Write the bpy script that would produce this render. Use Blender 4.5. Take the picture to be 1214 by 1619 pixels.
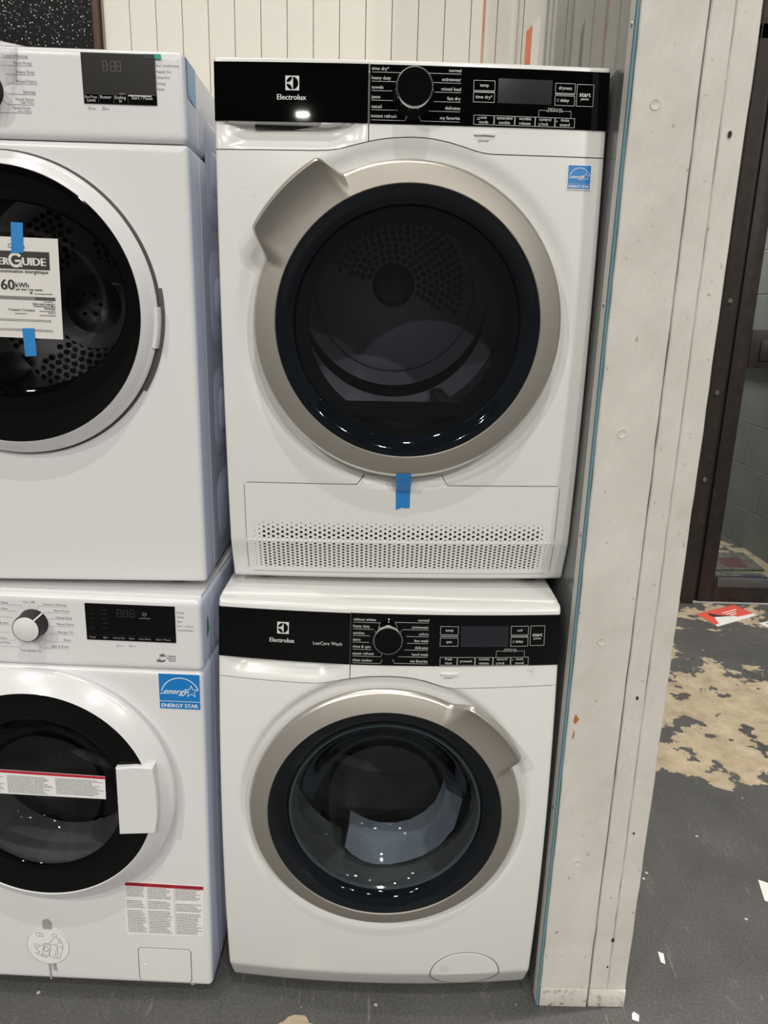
import bpy, bmesh, math, random
from mathutils import Vector, Matrix

# ------------------------------------------------------------------ scene reset
for o in list(bpy.data.objects):
    bpy.data.objects.remove(o)
scene = bpy.context.scene
COL = scene.collection
pi = math.pi
rnd = random.Random(7)

# ------------------------------------------------------------------ camera
cam_d = bpy.data.cameras.new('camera')
cam = bpy.data.objects.new('camera', cam_d)
COL.objects.link(cam)
cam_d.sensor_fit = 'VERTICAL'
cam_d.sensor_height = 36.0
cam_d.lens = 1169.0 / 1619.0 * 36.0
cam_d.clip_start = 0.02
YAW, PITCH, ROLL = -0.0006, 0.2649, 0.0268
_f = Vector((-math.sin(YAW) * math.cos(PITCH), math.cos(YAW) * math.cos(PITCH), -math.sin(PITCH)))
_r = Vector((math.cos(YAW), math.sin(YAW), 0))
_u = _r.cross(_f)
_r2 = _r * math.cos(ROLL) + _u * math.sin(ROLL)
_u2 = _u * math.cos(ROLL) - _r * math.sin(ROLL)
m = Matrix((_r2, _u2, -_f)).transposed().to_4x4()
m.translation = Vector((0.283, -1.2011, 1.3366))
cam.matrix_world = m
scene.camera = cam

# ------------------------------------------------------------------ world, lights, exposure
w = bpy.data.worlds.new('world')
scene.world = w
w.use_nodes = True
w.node_tree.nodes['Background'].inputs[0].default_value = (1.0, 0.97, 0.93, 1)
w.node_tree.nodes['Background'].inputs[1].default_value = 0.13
scene.view_settings.view_transform = 'Standard'
scene.view_settings.look = 'None'
scene.view_settings.exposure = 0.20
scene.view_settings.gamma = 1.0
scene.view_settings.use_curve_mapping = False
CEIL = 8.0
# (x, y, power) of the hall's ceiling fixtures, then one added lamp
LAMPS = [(-5.0, -7.0, 8.0, 330), (0.6, -2.8, 8.0, 130), (-4.5, -11.0, 8.0, 320), (2.6, -11.0, 8.0, 440), (5.4, -10.0, 8.0, 380),
         (-2.0, -16.0, 8.0, 520), (8.4, -14.5, 8.0, 560), (3.4, 0.4, 8.0, 330), (-1.4, -0.6, 8.0, 75), (1.75, 3.7, 3.1, 60)]  # last: added to brighten the block wall behind the glass door
LAMP_COL = (1.0, 0.955, 0.88)


# ------------------------------------------------------------------ helpers
def tag(o, label=None, cat=None, group=None, kind=None):
    if label: o['label'] = label
    if cat: o['category'] = cat
    if group: o['group'] = group
    if kind: o['kind'] = kind
    return o


def thing(name, label, cat, loc=(0, 0, 0), rot=(0, 0, 0), group=None):
    o = bpy.data.objects.new(name, None)
    COL.objects.link(o)
    o.empty_display_size = 0.1
    o.location = loc
    o.rotation_euler = rot
    return tag(o, label, cat, group)


def mk(name, verts, faces, mat, parent=None, smooth=True, angle=35, mi=None):
    me = bpy.data.meshes.new(name)
    me.from_pydata([tuple(v) for v in verts], [], faces)
    mats = mat if isinstance(mat, (list, tuple)) else [mat]
    for a in mats:
        me.materials.append(a)
    if mi:
        for p, i in zip(me.polygons, mi):
            p.material_index = i
    me.update()
    if smooth:
        for p in me.polygons:
            p.use_smooth = True
        me.set_sharp_from_angle(angle=math.radians(angle))
    o = bpy.data.objects.new(name, me)
    COL.objects.link(o)
    o.parent = parent
    return o


class MB:
    """collects raw geometry for one mesh"""
    def __init__(s):
        s.v = []; s.f = []; s.mi = []

    def add(s, v, f, mi=0):
        n = len(s.v)
        s.v += [tuple(p) for p in v]
        s.f += [tuple(i + n for i in q) for q in f]
        s.mi += [mi] * len(f)
        return s

    def box(s, x0, x1, y0, y1, z0, z1, mi=0):
        v = [(x0, y0, z0), (x1, y0, z0), (x1, y1, z0), (x0, y1, z0), (x0, y0, z1), (x1, y0, z1), (x1, y1, z1), (x0, y1, z1)]
        f = [(0, 3, 2, 1), (4, 5, 6, 7), (0, 1, 5, 4), (1, 2, 6, 5), (2, 3, 7, 6), (3, 0, 4, 7)]
        return s.add(v, f, mi)

    def build(s, name, mat, parent=None, smooth=True, angle=35):
        return mk(name, s.v, s.f, mat, parent, smooth, angle, s.mi if isinstance(mat, (list, tuple)) else None)


def bevel_box(name, x0, x1, y0, y1, z0, z1, bev, mat, parent=None, seg=2):
    bm = bmesh.new()
    vs = [bm.verts.new(p) for p in MB().box(x0, x1, y0, y1, z0, z1).v]
    for f in [(0, 3, 2, 1), (4, 5, 6, 7), (0, 1, 5, 4), (1, 2, 6, 5), (2, 3, 7, 6), (3, 0, 4, 7)]:
        bm.faces.new([vs[i] for i in f])
    bmesh.ops.bevel(bm, geom=list(bm.edges), offset=bev, segments=seg, affect='EDGES', profile=0.5)
    me = bpy.data.meshes.new(name)
    bm.to_mesh(me); bm.free()
    me.materials.append(mat)
    for p in me.polygons: p.use_smooth = True
    me.set_sharp_from_angle(angle=math.radians(40))
    o = bpy.data.objects.new(name, me)
    COL.objects.link(o)
    o.parent = parent
    return o


def lathe_v(prof, cx, cz, n=96, a0=0.0, a1=2 * pi, rz=1.0):
    """profile [(r, y)] swept about the local y axis through (cx, cz); listed from inside out -> faces towards -y"""
    full = abs(a1 - a0 - 2 * pi) < 1e-6
    m_ = n if full else n + 1
    v = []; f = []
    k = len(prof)
    for i in range(m_):
        a = a0 + (a1 - a0) * i / n
        for r, y in prof:
            v.append((cx + r * math.cos(a), y, cz + r * rz * math.sin(a)))
    for i in range(n):
        j = (i + 1) % m_
        for q in range(k - 1):
            f.append((i * k + q, i * k + q + 1, j * k + q + 1, j * k + q))
    return v, f


def lathe(name, prof, cx, cz, mat, parent, n=96, a0=0.0, a1=2 * pi, rz=1.0, angle=35):
    v, f = lathe_v(prof, cx, cz, n, a0, a1, rz)
    return mk(name, v, f, mat, parent, True, angle)


def disc(name, r, y, cx, cz, mat, parent, n=48, th=0.001):
    return lathe(name, [(0.00001, y), (r - th * 0.5, y), (r, y + th * 0.5), (r, y + th)], cx, cz, mat, parent, n)


def rrect(x0, x1, z0, z1, rc, nc=4, ns=8):
    """rounded rectangle outline, counter-clockwise seen from the front (-y)"""
    pts = []
    cs = [(x1 - rc, z0 + rc, -pi / 2), (x1 - rc, z1 - rc, 0), (x0 + rc, z1 - rc, pi / 2), (x0 + rc, z0 + rc, pi)]
    for i, (cx, cz, a) in enumerate(cs):
        arc = [(cx + rc * math.cos(a + pi / 2 * t / nc), cz + rc * math.sin(a + pi / 2 * t / nc)) for t in range(nc + 1)]
        pts += arc
        nx, nz, na = cs[(i + 1) % 4]
        b = (nx + rc * math.cos(na), nz + rc * math.sin(na))
        e = arc[-1]
        for t in range(1, ns):
            pts.append((e[0] + (b[0] - e[0]) * t / ns, e[1] + (b[1] - e[1]) * t / ns))
    return pts


def shell_mb(x0, x1, z0, z1, prof, rc, hole=None, nc=4, ns=8, back=True):
    """box-like shell: prof = [(inset, y)] loops from the front to the back, optional round hole in the front"""
    loops = []
    for ins, y in prof:
        r = max(rc - ins, 0.0004)
        loops.append([(a, y, b) for a, b in rrect(x0 + ins, x1 - ins, z0 + ins, z1 - ins, r, nc, ns)])
    n = len(loops[0])
    mb = MB()
    v = [p for l in loops for p in l]
    f = []
    for k in range(len(loops) - 1):
        for i in range(n):
            j = (i + 1) % n
            f.append((k * n + i, (k + 1) * n + i, (k + 1) * n + j, k * n + j))
    if hole:
        cx, cz, r = hole
        b0 = len(v)
        for (a, y, b) in loops[0]:
            t = math.atan2(b - cz, a - cx)
            v.append((cx + r * math.cos(t), y, cz + r * math.sin(t)))
        for i in range(n):
            j = (i + 1) % n
            f.append((b0 + i, i, j, b0 + j))
    else:
        f.append(tuple(range(n)))
    if back:
        b = (len(loops) - 1) * n
        f.append(tuple(b + i for i in reversed(range(n))))
    return mb.add(v, f)


def plate(name, pts, y0, y1, mat, parent, bev=0.0, surf=None):
    """flat outline (x, z) counter-clockwise from the front, extruded from y0 (front) to y1"""
    n = len(pts)
    cx = sum(p[0] for p in pts) / n; cz = sum(p[1] for p in pts) / n
    S = surf or (lambda x, z: 0.0)
    v = []; f = []
    lay = []
    if bev > 0:
        lay.append([(p[0] + (cx - p[0]) / max(math.hypot(cx - p[0], cz - p[1]), 1e-6) * bev, y0, p[1] + (cz - p[1]) / max(math.hypot(cx - p[0], cz - p[1]), 1e-6) * bev) for p in pts])
        lay.append([(p[0], y0 + bev, p[1]) for p in pts])
    else:
        lay.append([(p[0], y0, p[1]) for p in pts])
    lay.append([(p[0], y1, p[1]) for p in pts])
    for l in lay:
        v += [(x, y + S(x, z), z) for x, y, z in l]
    for k in range(len(lay) - 1):
        for i in range(n):
            j = (i + 1) % n
            f.append((k * n + i, (k + 1) * n + i, (k + 1) * n + j, k * n + j))
    f.append(tuple(range(n)))
    f.append(tuple((len(lay) - 1) * n + i for i in reversed(range(n))))
    return mk(name, v, f, mat, parent, True, 30)


def grid_patch(xs, zlo, zhi, nz, surf, off=0.0, th=None, keep=None):
    """sheet over a surface between two z curves; th adds a rim and a back to give it thickness"""
    nx = len(xs)
    v = []; f = []
    for i, x in enumerate(xs):
        a, b = zlo(x), zhi(x)
        for k in range(nz + 1):
            z = a + (b - a) * k / nz
            v.append((x, surf(x, z) + off, z))
    h = nz + 1
    for i in range(nx - 1):
        for k in range(nz):
            q = (i * h + k, (i + 1) * h + k, (i + 1) * h + k + 1, i * h + k + 1)
            if keep:
                c = [sum(v[t][d] for t in q) / 4 for d in (0, 2)]
                if not keep(*c): continue
            f.append(q)
    if th:
        n = len(v)
        bd = [i * h for i in range(nx)] + [(nx - 1) * h + k for k in range(1, h)] + [i * h + nz for i in range(nx - 2, -1, -1)] + [k for k in range(nz - 1, 0, -1)]
        bv = [(v[i][0], v[i][1] + th, v[i][2]) for i in bd]
        v += bv
        m_ = len(bd)
        for i in range(m_):
            j = (i + 1) % m_
            f.append((bd[i], n + i, n + j, bd[j]))
    return v, f


def lin(a, b, n):
    return [a + (b - a) * i / n for i in range(n + 1)]


def interp(tab):
    def g(x):
        if x <= tab[0][0]: return tab[0][1]
        for (a, b), (c, d) in zip(tab, tab[1:]):
            if x <= c:
                t = (x - a) / (c - a)
                return b + (d - b) * t
        return tab[-1][1]
    return g


def sstep(t):
    t = max(0.0, min(1.0, t))
    return t * t * (3 - 2 * t)


# ---- lettering -----------------------------------------------------------------
_tc = {}


def text_mesh(s):
    if s in _tc: return _tc[s]
    cu = bpy.data.curves.new('t', 'FONT')
    cu.body = s
    cu.size = 1.0
    cu.resolution_u = 2
    ob = bpy.data.objects.new('t', cu)
    COL.objects.link(ob)
    dg = bpy.context.evaluated_depsgraph_get()
    me = bpy.data.meshes.new_from_object(ob.evaluated_get(dg))
    v = [(p.co.x, p.co.y) for p in me.vertices]
    f = [tuple(p.vertices) for p in me.polygons]
    bpy.data.objects.remove(ob)
    bpy.data.curves.remove(cu)
    bpy.data.meshes.remove(me)
    x0 = min(p[0] for p in v); x1 = max(p[0] for p in v)
    v = [(a - x0, b) for a, b in v]
    _tc[s] = (v, f, x1 - x0)
    return _tc[s]


class Print:
    """flat print on a surface: text, lines, boxes, outlines"""
    def __init__(s, surf, off=-0.0006):
        s.mb = MB(); s.S = surf; s.off = off

    def put(s, v2, f, mi=0, d=0.0):
        s.mb.add([(x, s.S(x, z) + s.off - d, z) for x, z in v2], f, mi)

    def text(s, body, x, z, size=None, width=None, align='L', mi=0, shear=0.0, rot=0.0, bold=0.0, d=0.0):
        v, f, w_ = text_mesh(body)
        if size is None: size = width / w_
        k = size
        wd = w_ * k
        x0 = x - (0 if align == 'L' else wd if align == 'R' else wd / 2)
        c, q = math.cos(rot), math.sin(rot)
        for e in ((0,) if not bold else (-bold, 0, bold)):
            pts = []
            for a, b in v:
                X = x0 - x + (a + shear * b) * k + e; Z = b * k
                pts.append((x + c * X - q * Z, z + q * X + c * Z))
            s.put(pts, f, mi, d + 0.00002 * (e > 0) - 0.00002 * (e < 0))
        return wd

    def rect(s, x0, x1, z0, z1, mi=0, n=1, d=0.0):
        xs = lin(x0, x1, n)
        v = [(x, z0) for x in xs] + [(x, z1) for x in xs]
        s.put(v, [(i, i + 1, n + 2 + i, n + 1 + i) for i in range(n)], mi, d)

    def line(s, a, b, wd=0.0006, mi=0, d=0.0):
        L = math.hypot(b[0] - a[0], b[1] - a[1]) or 1e-6
        nx, nz = -(b[1] - a[1]) / L * wd / 2, (b[0] - a[0]) / L * wd / 2
        n = max(1, int(L / 0.02))
        v = []
        for i in range(n + 1):
            t = i / n
            px, pz = a[0] + (b[0] - a[0]) * t, a[1] + (b[1] - a[1]) * t
            v += [(px - nx, pz - nz), (px + nx, pz + nz)]
        s.put(v, [(2 * i, 2 * i + 2, 2 * i + 3, 2 * i + 1) for i in range(n)], mi, d)

    def path(s, pts, wd=0.0006, mi=0, closed=False, d=0.0):
        for a, b in zip(pts, pts[1:] + ([pts[0]] if closed else [])):
            s.line(a, b, wd, mi, d)

    def frame(s, x0, x1, z0, z1, wd=0.0005, mi=0):
        s.path([(x0, z0), (x1, z0), (x1, z1), (x0, z1)], wd, mi, True)

    def poly(s, pts, mi=0, d=0.0):
        s.put(pts, [tuple(range(len(pts)))], mi, d)

    def ring(s, cx, cz, r, wd, a0=0.0, a1=2 * pi, n=40, mi=0, rz=1.0, d=0.0):
        v = []
        for i in range(n + 1):
            a = a0 + (a1 - a0) * i / n
            v += [(cx + (r - wd / 2) * math.cos(a), cz + (r - wd / 2) * rz * math.sin(a)), (cx + (r + wd / 2) * math.cos(a), cz + (r + wd / 2) * rz * math.sin(a))]
        s.put(v, [(2 * i, 2 * i + 1, 2 * i + 3, 2 * i + 2) for i in range(n)], mi, d)

    def build(s, name, mat, parent):
        return s.mb.build(name, mat, parent, smooth=False)


# ------------------------------------------------------------------ materials
def mat(name, col, rough=0.5, metal=0.0, spec=0.5, coat=0.0, coat_r=0.05, emis=None, alpha=None):
    m_ = bpy.data.materials.new(name)
    m_.use_nodes = True
    b = m_.node_tree.nodes['Principled BSDF']
    b.inputs['Base Color'].default_value = (*col, 1)
    b.inputs['Roughness'].default_value = rough
    b.inputs['Metallic'].default_value = metal
    b.inputs['Specular IOR Level'].default_value = spec
    b.inputs['Coat Weight'].default_value = coat
    b.inputs['Coat Roughness'].default_value = coat_r
    if emis:
        b.inputs['Emission Color'].default_value = (*emis[0], 1)
        b.inputs['Emission Strength'].default_value = emis[1]
    return m_


def nodes(m_):
    return m_.node_tree.nodes, m_.node_tree.links, m_.node_tree.nodes['Principled BSDF']


def noise_var(m_, scale, lo, hi, detail=4, stretch=(1, 1, 1), bump=0.0, bscale=None, rough_var=None):
    """mottles the base colour between two tones and adds fine relief"""
    N, L, b = nodes(m_)
    tc = N.new('ShaderNodeTexCoord'); mp = N.new('ShaderNodeMapping')
    mp.inputs['Scale'].default_value = stretch
    L.new(tc.outputs['Object'], mp.inputs['Vector'])
    n = N.new('ShaderNodeTexNoise')
    n.inputs['Scale'].default_value = scale; n.inputs['Detail'].default_value = detail
    L.new(mp.outputs['Vector'], n.inputs['Vector'])
    r = N.new('ShaderNodeValToRGB')
    r.color_ramp.elements[0].position = 0.3; r.color_ramp.elements[1].position = 0.7
    r.color_ramp.elements[0].color = (*lo, 1); r.color_ramp.elements[1].color = (*hi, 1)
    L.new(n.outputs['Fac'], r.inputs['Fac'])
    L.new(r.outputs['Color'], b.inputs['Base Color'])
    if bump:
        n2 = N.new('ShaderNodeTexNoise')
        n2.inputs['Scale'].default_value = bscale or scale * 6
        n2.inputs['Detail'].default_value = 5
        L.new(mp.outputs['Vector'], n2.inputs['Vector'])
        bp = N.new('ShaderNodeBump')
        bp.inputs['Strength'].default_value = bump
        bp.inputs['Distance'].default_value = 0.002
        L.new(n2.outputs['Fac'], bp.inputs['Height'])
        L.new(bp.outputs['Normal'], b.inputs['Normal'])
    return m_


def glass(name, tint, gloss_rough=0.02, ior=1.45, refl=1.0, haze=0.0):
    """thin pane: tinted see-through plus mirror reflection by Fresnel"""
    m_ = bpy.data.materials.new(name)
    m_.use_nodes = True
    N = m_.node_tree.nodes; L = m_.node_tree.links
    N.remove(N['Principled BSDF'])
    out = N['Material Output']
    t = N.new('ShaderNodeBsdfTransparent'); t.inputs['Color'].default_value = (*tint, 1)
    g = N.new('ShaderNodeBsdfGlossy'); g.inputs['Roughness'].default_value = gloss_rough
    g.inputs['Color'].default_value = (refl, refl, refl, 1)
    fr = N.new('ShaderNodeFresnel'); fr.inputs['IOR'].default_value = ior
    mx = N.new('ShaderNodeMixShader')
    L.new(fr.outputs['Fac'], mx.inputs['Fac'])
    L.new(t.outputs['BSDF'], mx.inputs[1]); L.new(g.outputs['BSDF'], mx.inputs[2])
    if haze:
        d = N.new('ShaderNodeBsdfDiffuse'); d.inputs['Color'].default_value = (0.75, 0.76, 0.74, 1)
        m2 = N.new('ShaderNodeMixShader'); m2.inputs['Fac'].default_value = haze
        L.new(mx.outputs['Shader'], m2.inputs[1]); L.new(d.outputs['BSDF'], m2.inputs[2])
        mx = m2
    L.new(mx.outputs['Shader'], out.inputs['Surface'])
    return m_


M = {}
M['white'] = mat('white_enamel', (0.76, 0.765, 0.755), 0.22, coat=0.3, coat_r=0.06)
M['white_plastic'] = mat('white_plastic', (0.77, 0.77, 0.76), 0.28)
M['white_cool'] = mat('white_cool_enamel', (0.76, 0.765, 0.78), 0.25, coat=0.2, coat_r=0.08)
M['film'] = mat('bluish_film_over_white', (0.70, 0.76, 0.94), 0.24, coat=0.5, coat_r=0.1)
M['black_gloss'] = mat('black_gloss', (0.002, 0.0022, 0.0025), 0.025, spec=0.2)
M['black_glass'] = mat('black_door_glass', (0.005, 0.007, 0.010), 0.04, spec=0.3)
M['black_matte'] = mat('black_plastic', (0.012, 0.012, 0.013), 0.45)
M['gap'] = mat('seam_gap', (0.10, 0.10, 0.10), 0.7)
M['champagne'] = noise_var(mat('champagne_satin_metal', (0.4, 0.37, 0.32), 0.50, metal=0.55), 900, (0.355, 0.332, 0.298), (0.38, 0.356, 0.32), 2)
M['rim_highlight'] = mat('champagne_rim_highlight', (0.72, 0.69, 0.64), 0.34, metal=0.85)  # paler, shinier ring metal; the rim's bright highlight is put into its colour
M['chrome'] = mat('chrome', (0.75, 0.75, 0.75), 0.08, metal=1.0)
M['silver_print'] = mat('silver_print', (0.62, 0.62, 0.62), 0.35)
M['white_print'] = mat('white_print', (0.85, 0.85, 0.85), 0.5)
M['grey_print'] = mat('grey_print', (0.16, 0.16, 0.165), 0.5)
M['dark_print'] = mat('dark_print', (0.03, 0.03, 0.032), 0.5)
M['faint_print'] = mat('faint_print', (0.07, 0.07, 0.065), 0.4)
M['display'] = mat('display_glass', (0.012, 0.013, 0.02), 0.12)
M['display_film'] = mat('display_film', (0.014, 0.014, 0.014), 0.3, spec=0.3)
M['drum_dark'] = mat('dark_drum_metal', (0.10, 0.105, 0.115), 0.42, metal=0.3)
M['drum_plate'] = mat('drum_back_plate', (0.32, 0.33, 0.365), 0.45, metal=0.2)
M['hub'] = mat('drum_hub', (0.055, 0.045, 0.045), 0.4)
M['steel'] = mat('stainless_drum', (0.5, 0.5, 0.51), 0.32, metal=0.9)
M['rubber'] = mat('grey_rubber', (0.13, 0.135, 0.14), 0.55)
M['crescent_pale'] = mat('crescent_grey', (0.30, 0.335, 0.40), 0.7)
M['blue_tape'] = noise_var(mat('blue_tape', (0.02, 0.22, 0.6), 0.45), 300, (0.015, 0.20, 0.56), (0.03, 0.26, 0.66))
M['blue_tape_pale'] = mat('pale_blue_tape', (0.28, 0.52, 0.82), 0.35)
M['green_tape'] = mat('green_tape', (0.01, 0.36, 0.26), 0.5)
M['green_dot'] = mat('green_sticker', (0.0, 0.22, 0.06), 0.5)
M['star_blue'] = mat('label_blue', (0.005, 0.20, 0.58), 0.4)
M['sticker_white'] = mat('sticker_white', (0.86, 0.86, 0.86), 0.45)
M['red_band'] = mat('red_band', (0.50, 0.012, 0.035), 0.5)
M['card'] = mat('card_paper', (0.74, 0.73, 0.70), 0.6)
M['card_grey'] = mat('card_grey', (0.035, 0.033, 0.03), 0.6)
M['tinted_glass'] = glass('tinted_dryer_glass', (0.72, 0.74, 0.80))
M['clear_glass'] = glass('washer_bowl_glass', (0.74, 0.78, 0.80))
M['smoke_glass'] = glass('smoked_door_glass', (0.72, 0.72, 0.72))
M['acrylic'] = glass('clear_acrylic', (0.95, 0.97, 0.97), 0.03, 1.42, 1.0, 0.13)
M['acrylic_edge'] = mat('acrylic_cut_edge', (0.12, 0.27, 0.33), 0.2)
M['film_clear'] = glass('clear_wrapping_film', (0.93, 0.93, 0.95), 0.12, 1.3, 1.0, 0.16)
M['lit_side_strip'] = mat('pale_lit_strip', (0.66, 0.65, 0.61), 0.5)
M['screw'] = mat('screw_steel', (0.3, 0.3, 0.3), 0.3, metal=1.0)
M['door_glass'] = glass('door_pane', (0.80, 0.82, 0.80), 0.03)
M['brown_metal'] = noise_var(mat('brown_anodised_metal', (0.03, 0.022, 0.02), 0.45, spec=0.25), 30, (0.024, 0.018, 0.016), (0.038, 0.029, 0.026))
M['brown_wood'] = mat('brown_window_frame', (0.07, 0.032, 0.02), 0.5)
M['black_rubber'] = mat('black_seal', (0.008, 0.008, 0.008), 0.55)
M['red_paper'] = mat('red_leaflet', (0.78, 0.12, 0.09), 0.35)
M['white_paper'] = mat('white_paper', (0.82, 0.82, 0.80), 0.6)
M['teal_paper'] = mat('teal_leaflet', (0.02, 0.20, 0.18), 0.4)
M['news'] = noise_var(mat('newsprint', (0.3, 0.3, 0.28), 0.8), 40, (0.06, 0.06, 0.055), (0.22, 0.22, 0.20), 6)
M['news_blue'] = mat('newsprint_blue', (0.05, 0.06, 0.20), 0.8)
M['news_red'] = mat('newsprint_red', (0.12, 0.045, 0.045), 0.8)
M['orange'] = noise_var(mat('orange_card', (0.75, 0.16, 0.06), 0.5), 60, (0.70, 0.13, 0.05), (0.85, 0.30, 0.16), 3, (6, 6, 1))
M['rust'] = noise_var(mat('rust_line', (0.45, 0.16, 0.06), 0.7), 14, (0.42, 0.13, 0.04), (0.62, 0.40, 0.26), 3)
M['cream'] = noise_var(mat('cream_painted_boards', (0.74, 0.71, 0.64), 0.5), 3, (0.72, 0.69, 0.62), (0.79, 0.765, 0.70), 5, bump=0.08, bscale=30)
M['cream_gap'] = mat('board_groove', (0.56, 0.53, 0.47), 0.8)
M['partition'] = noise_var(mat('painted_partition', (0.6, 0.58, 0.54), 0.6), 6, (0.56, 0.545, 0.51), (0.62, 0.60, 0.56), 5)
M['partition_grey'] = noise_var(mat('grey_partition', (0.5, 0.5, 0.47), 0.6), 6, (0.47, 0.47, 0.445), (0.53, 0.53, 0.5), 5)
M['chip'] = mat('bare_wood_chip', (0.40, 0.17, 0.05), 0.7)
M['hole'] = mat('dark_hole', (0.03, 0.025, 0.02), 0.9)
M['block'] = noise_var(mat('grey_painted_block', (0.2, 0.205, 0.20), 0.6), 5, (0.17, 0.175, 0.17), (0.22, 0.225, 0.22), 6, bump=0.3, bscale=60)
M['mortar'] = mat('mortar_joint', (0.40, 0.40, 0.39), 0.9)
M['ceil'] = mat('ceiling_paint', (0.07, 0.07, 0.07), 0.9)
M['fixture'] = mat('lamp_housing', (0.6, 0.6, 0.6), 0.5)
M['diffuser'] = mat('lamp_tube', (0.9, 0.9, 0.9), 0.5, emis=((1.0, 0.96, 0.9), 6.0))


def wood_paint(name='white_painted_wood', lo=0.66, hi=0.76):
    m_ = mat(name, (0.64, 0.60, 0.54), 0.5)
    N, L, b = nodes(m_)
    tc = N.new('ShaderNodeTexCoord')
    mp = N.new('ShaderNodeMapping'); mp.inputs['Scale'].default_value = (1, 1, 0.12)
    L.new(tc.outputs['Object'], mp.inputs['Vector'])
    n1 = N.new('ShaderNodeTexNoise'); n1.inputs['Scale'].default_value = 9; n1.inputs['Detail'].default_value = 5
    L.new(tc.outputs['Object'], n1.inputs['Vector'])
    r1 = N.new('ShaderNodeValToRGB')
    r1.color_ramp.elements[0].position = 0.3; r1.color_ramp.elements[0].color = (0.60, 0.575, 0.53, 1)
    r1.color_ramp.elements[1].position = 0.65; r1.color_ramp.elements[1].color = (0.69, 0.665, 0.62, 1)
    L.new(n1.outputs['Fac'], r1.inputs['Fac'])
    # small worn specks and scuffs
    n2 = N.new('ShaderNodeTexNoise'); n2.inputs['Scale'].default_value = 70; n2.inputs['Detail'].default_value = 6
    L.new(tc.outputs['Object'], n2.inputs['Vector'])
    r2 = N.new('ShaderNodeValToRGB')
    r2.color_ramp.elements[0].position = lo; r2.color_ramp.elements[0].color = (0, 0, 0, 1)
    r2.color_ramp.elements[1].position = hi; r2.color_ramp.elements[1].color = (1, 1, 1, 1)
    L.new(n2.outputs['Fac'], r2.inputs['Fac'])
    mx = N.new('ShaderNodeMixRGB'); mx.inputs['Color2'].default_value = (0.30, 0.27, 0.22, 1)
    L.new(r2.outputs['Color'], mx.inputs['Fac']); L.new(r1.outputs['Color'], mx.inputs['Color1'])
    L.new(mx.outputs['Color'], b.inputs['Base Color'])
    # grain relief across and along
    n3 = N.new('ShaderNodeTexNoise'); n3.inputs['Scale'].default_value = 60; n3.inputs['Detail'].default_value = 6
    mp3 = N.new('ShaderNodeMapping'); mp3.inputs['Scale'].default_value = (1, 1, 0.35)
    L.new(tc.outputs['Object'], mp3.inputs['Vector']); L.new(mp3.outputs['Vector'], n3.inputs['Vector'])
    bp = N.new('ShaderNodeBump'); bp.inputs['Strength'].default_value = 0.6; bp.inputs['Distance'].default_value = 0.003
    L.new(n3.outputs['Fac'], bp.inputs['Height']); L.new(bp.outputs['Normal'], b.inputs['Normal'])
    return m_


M['post'] = wood_paint()
M['post_worn'] = wood_paint('worn_painted_wood', 0.54, 0.70)


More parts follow.
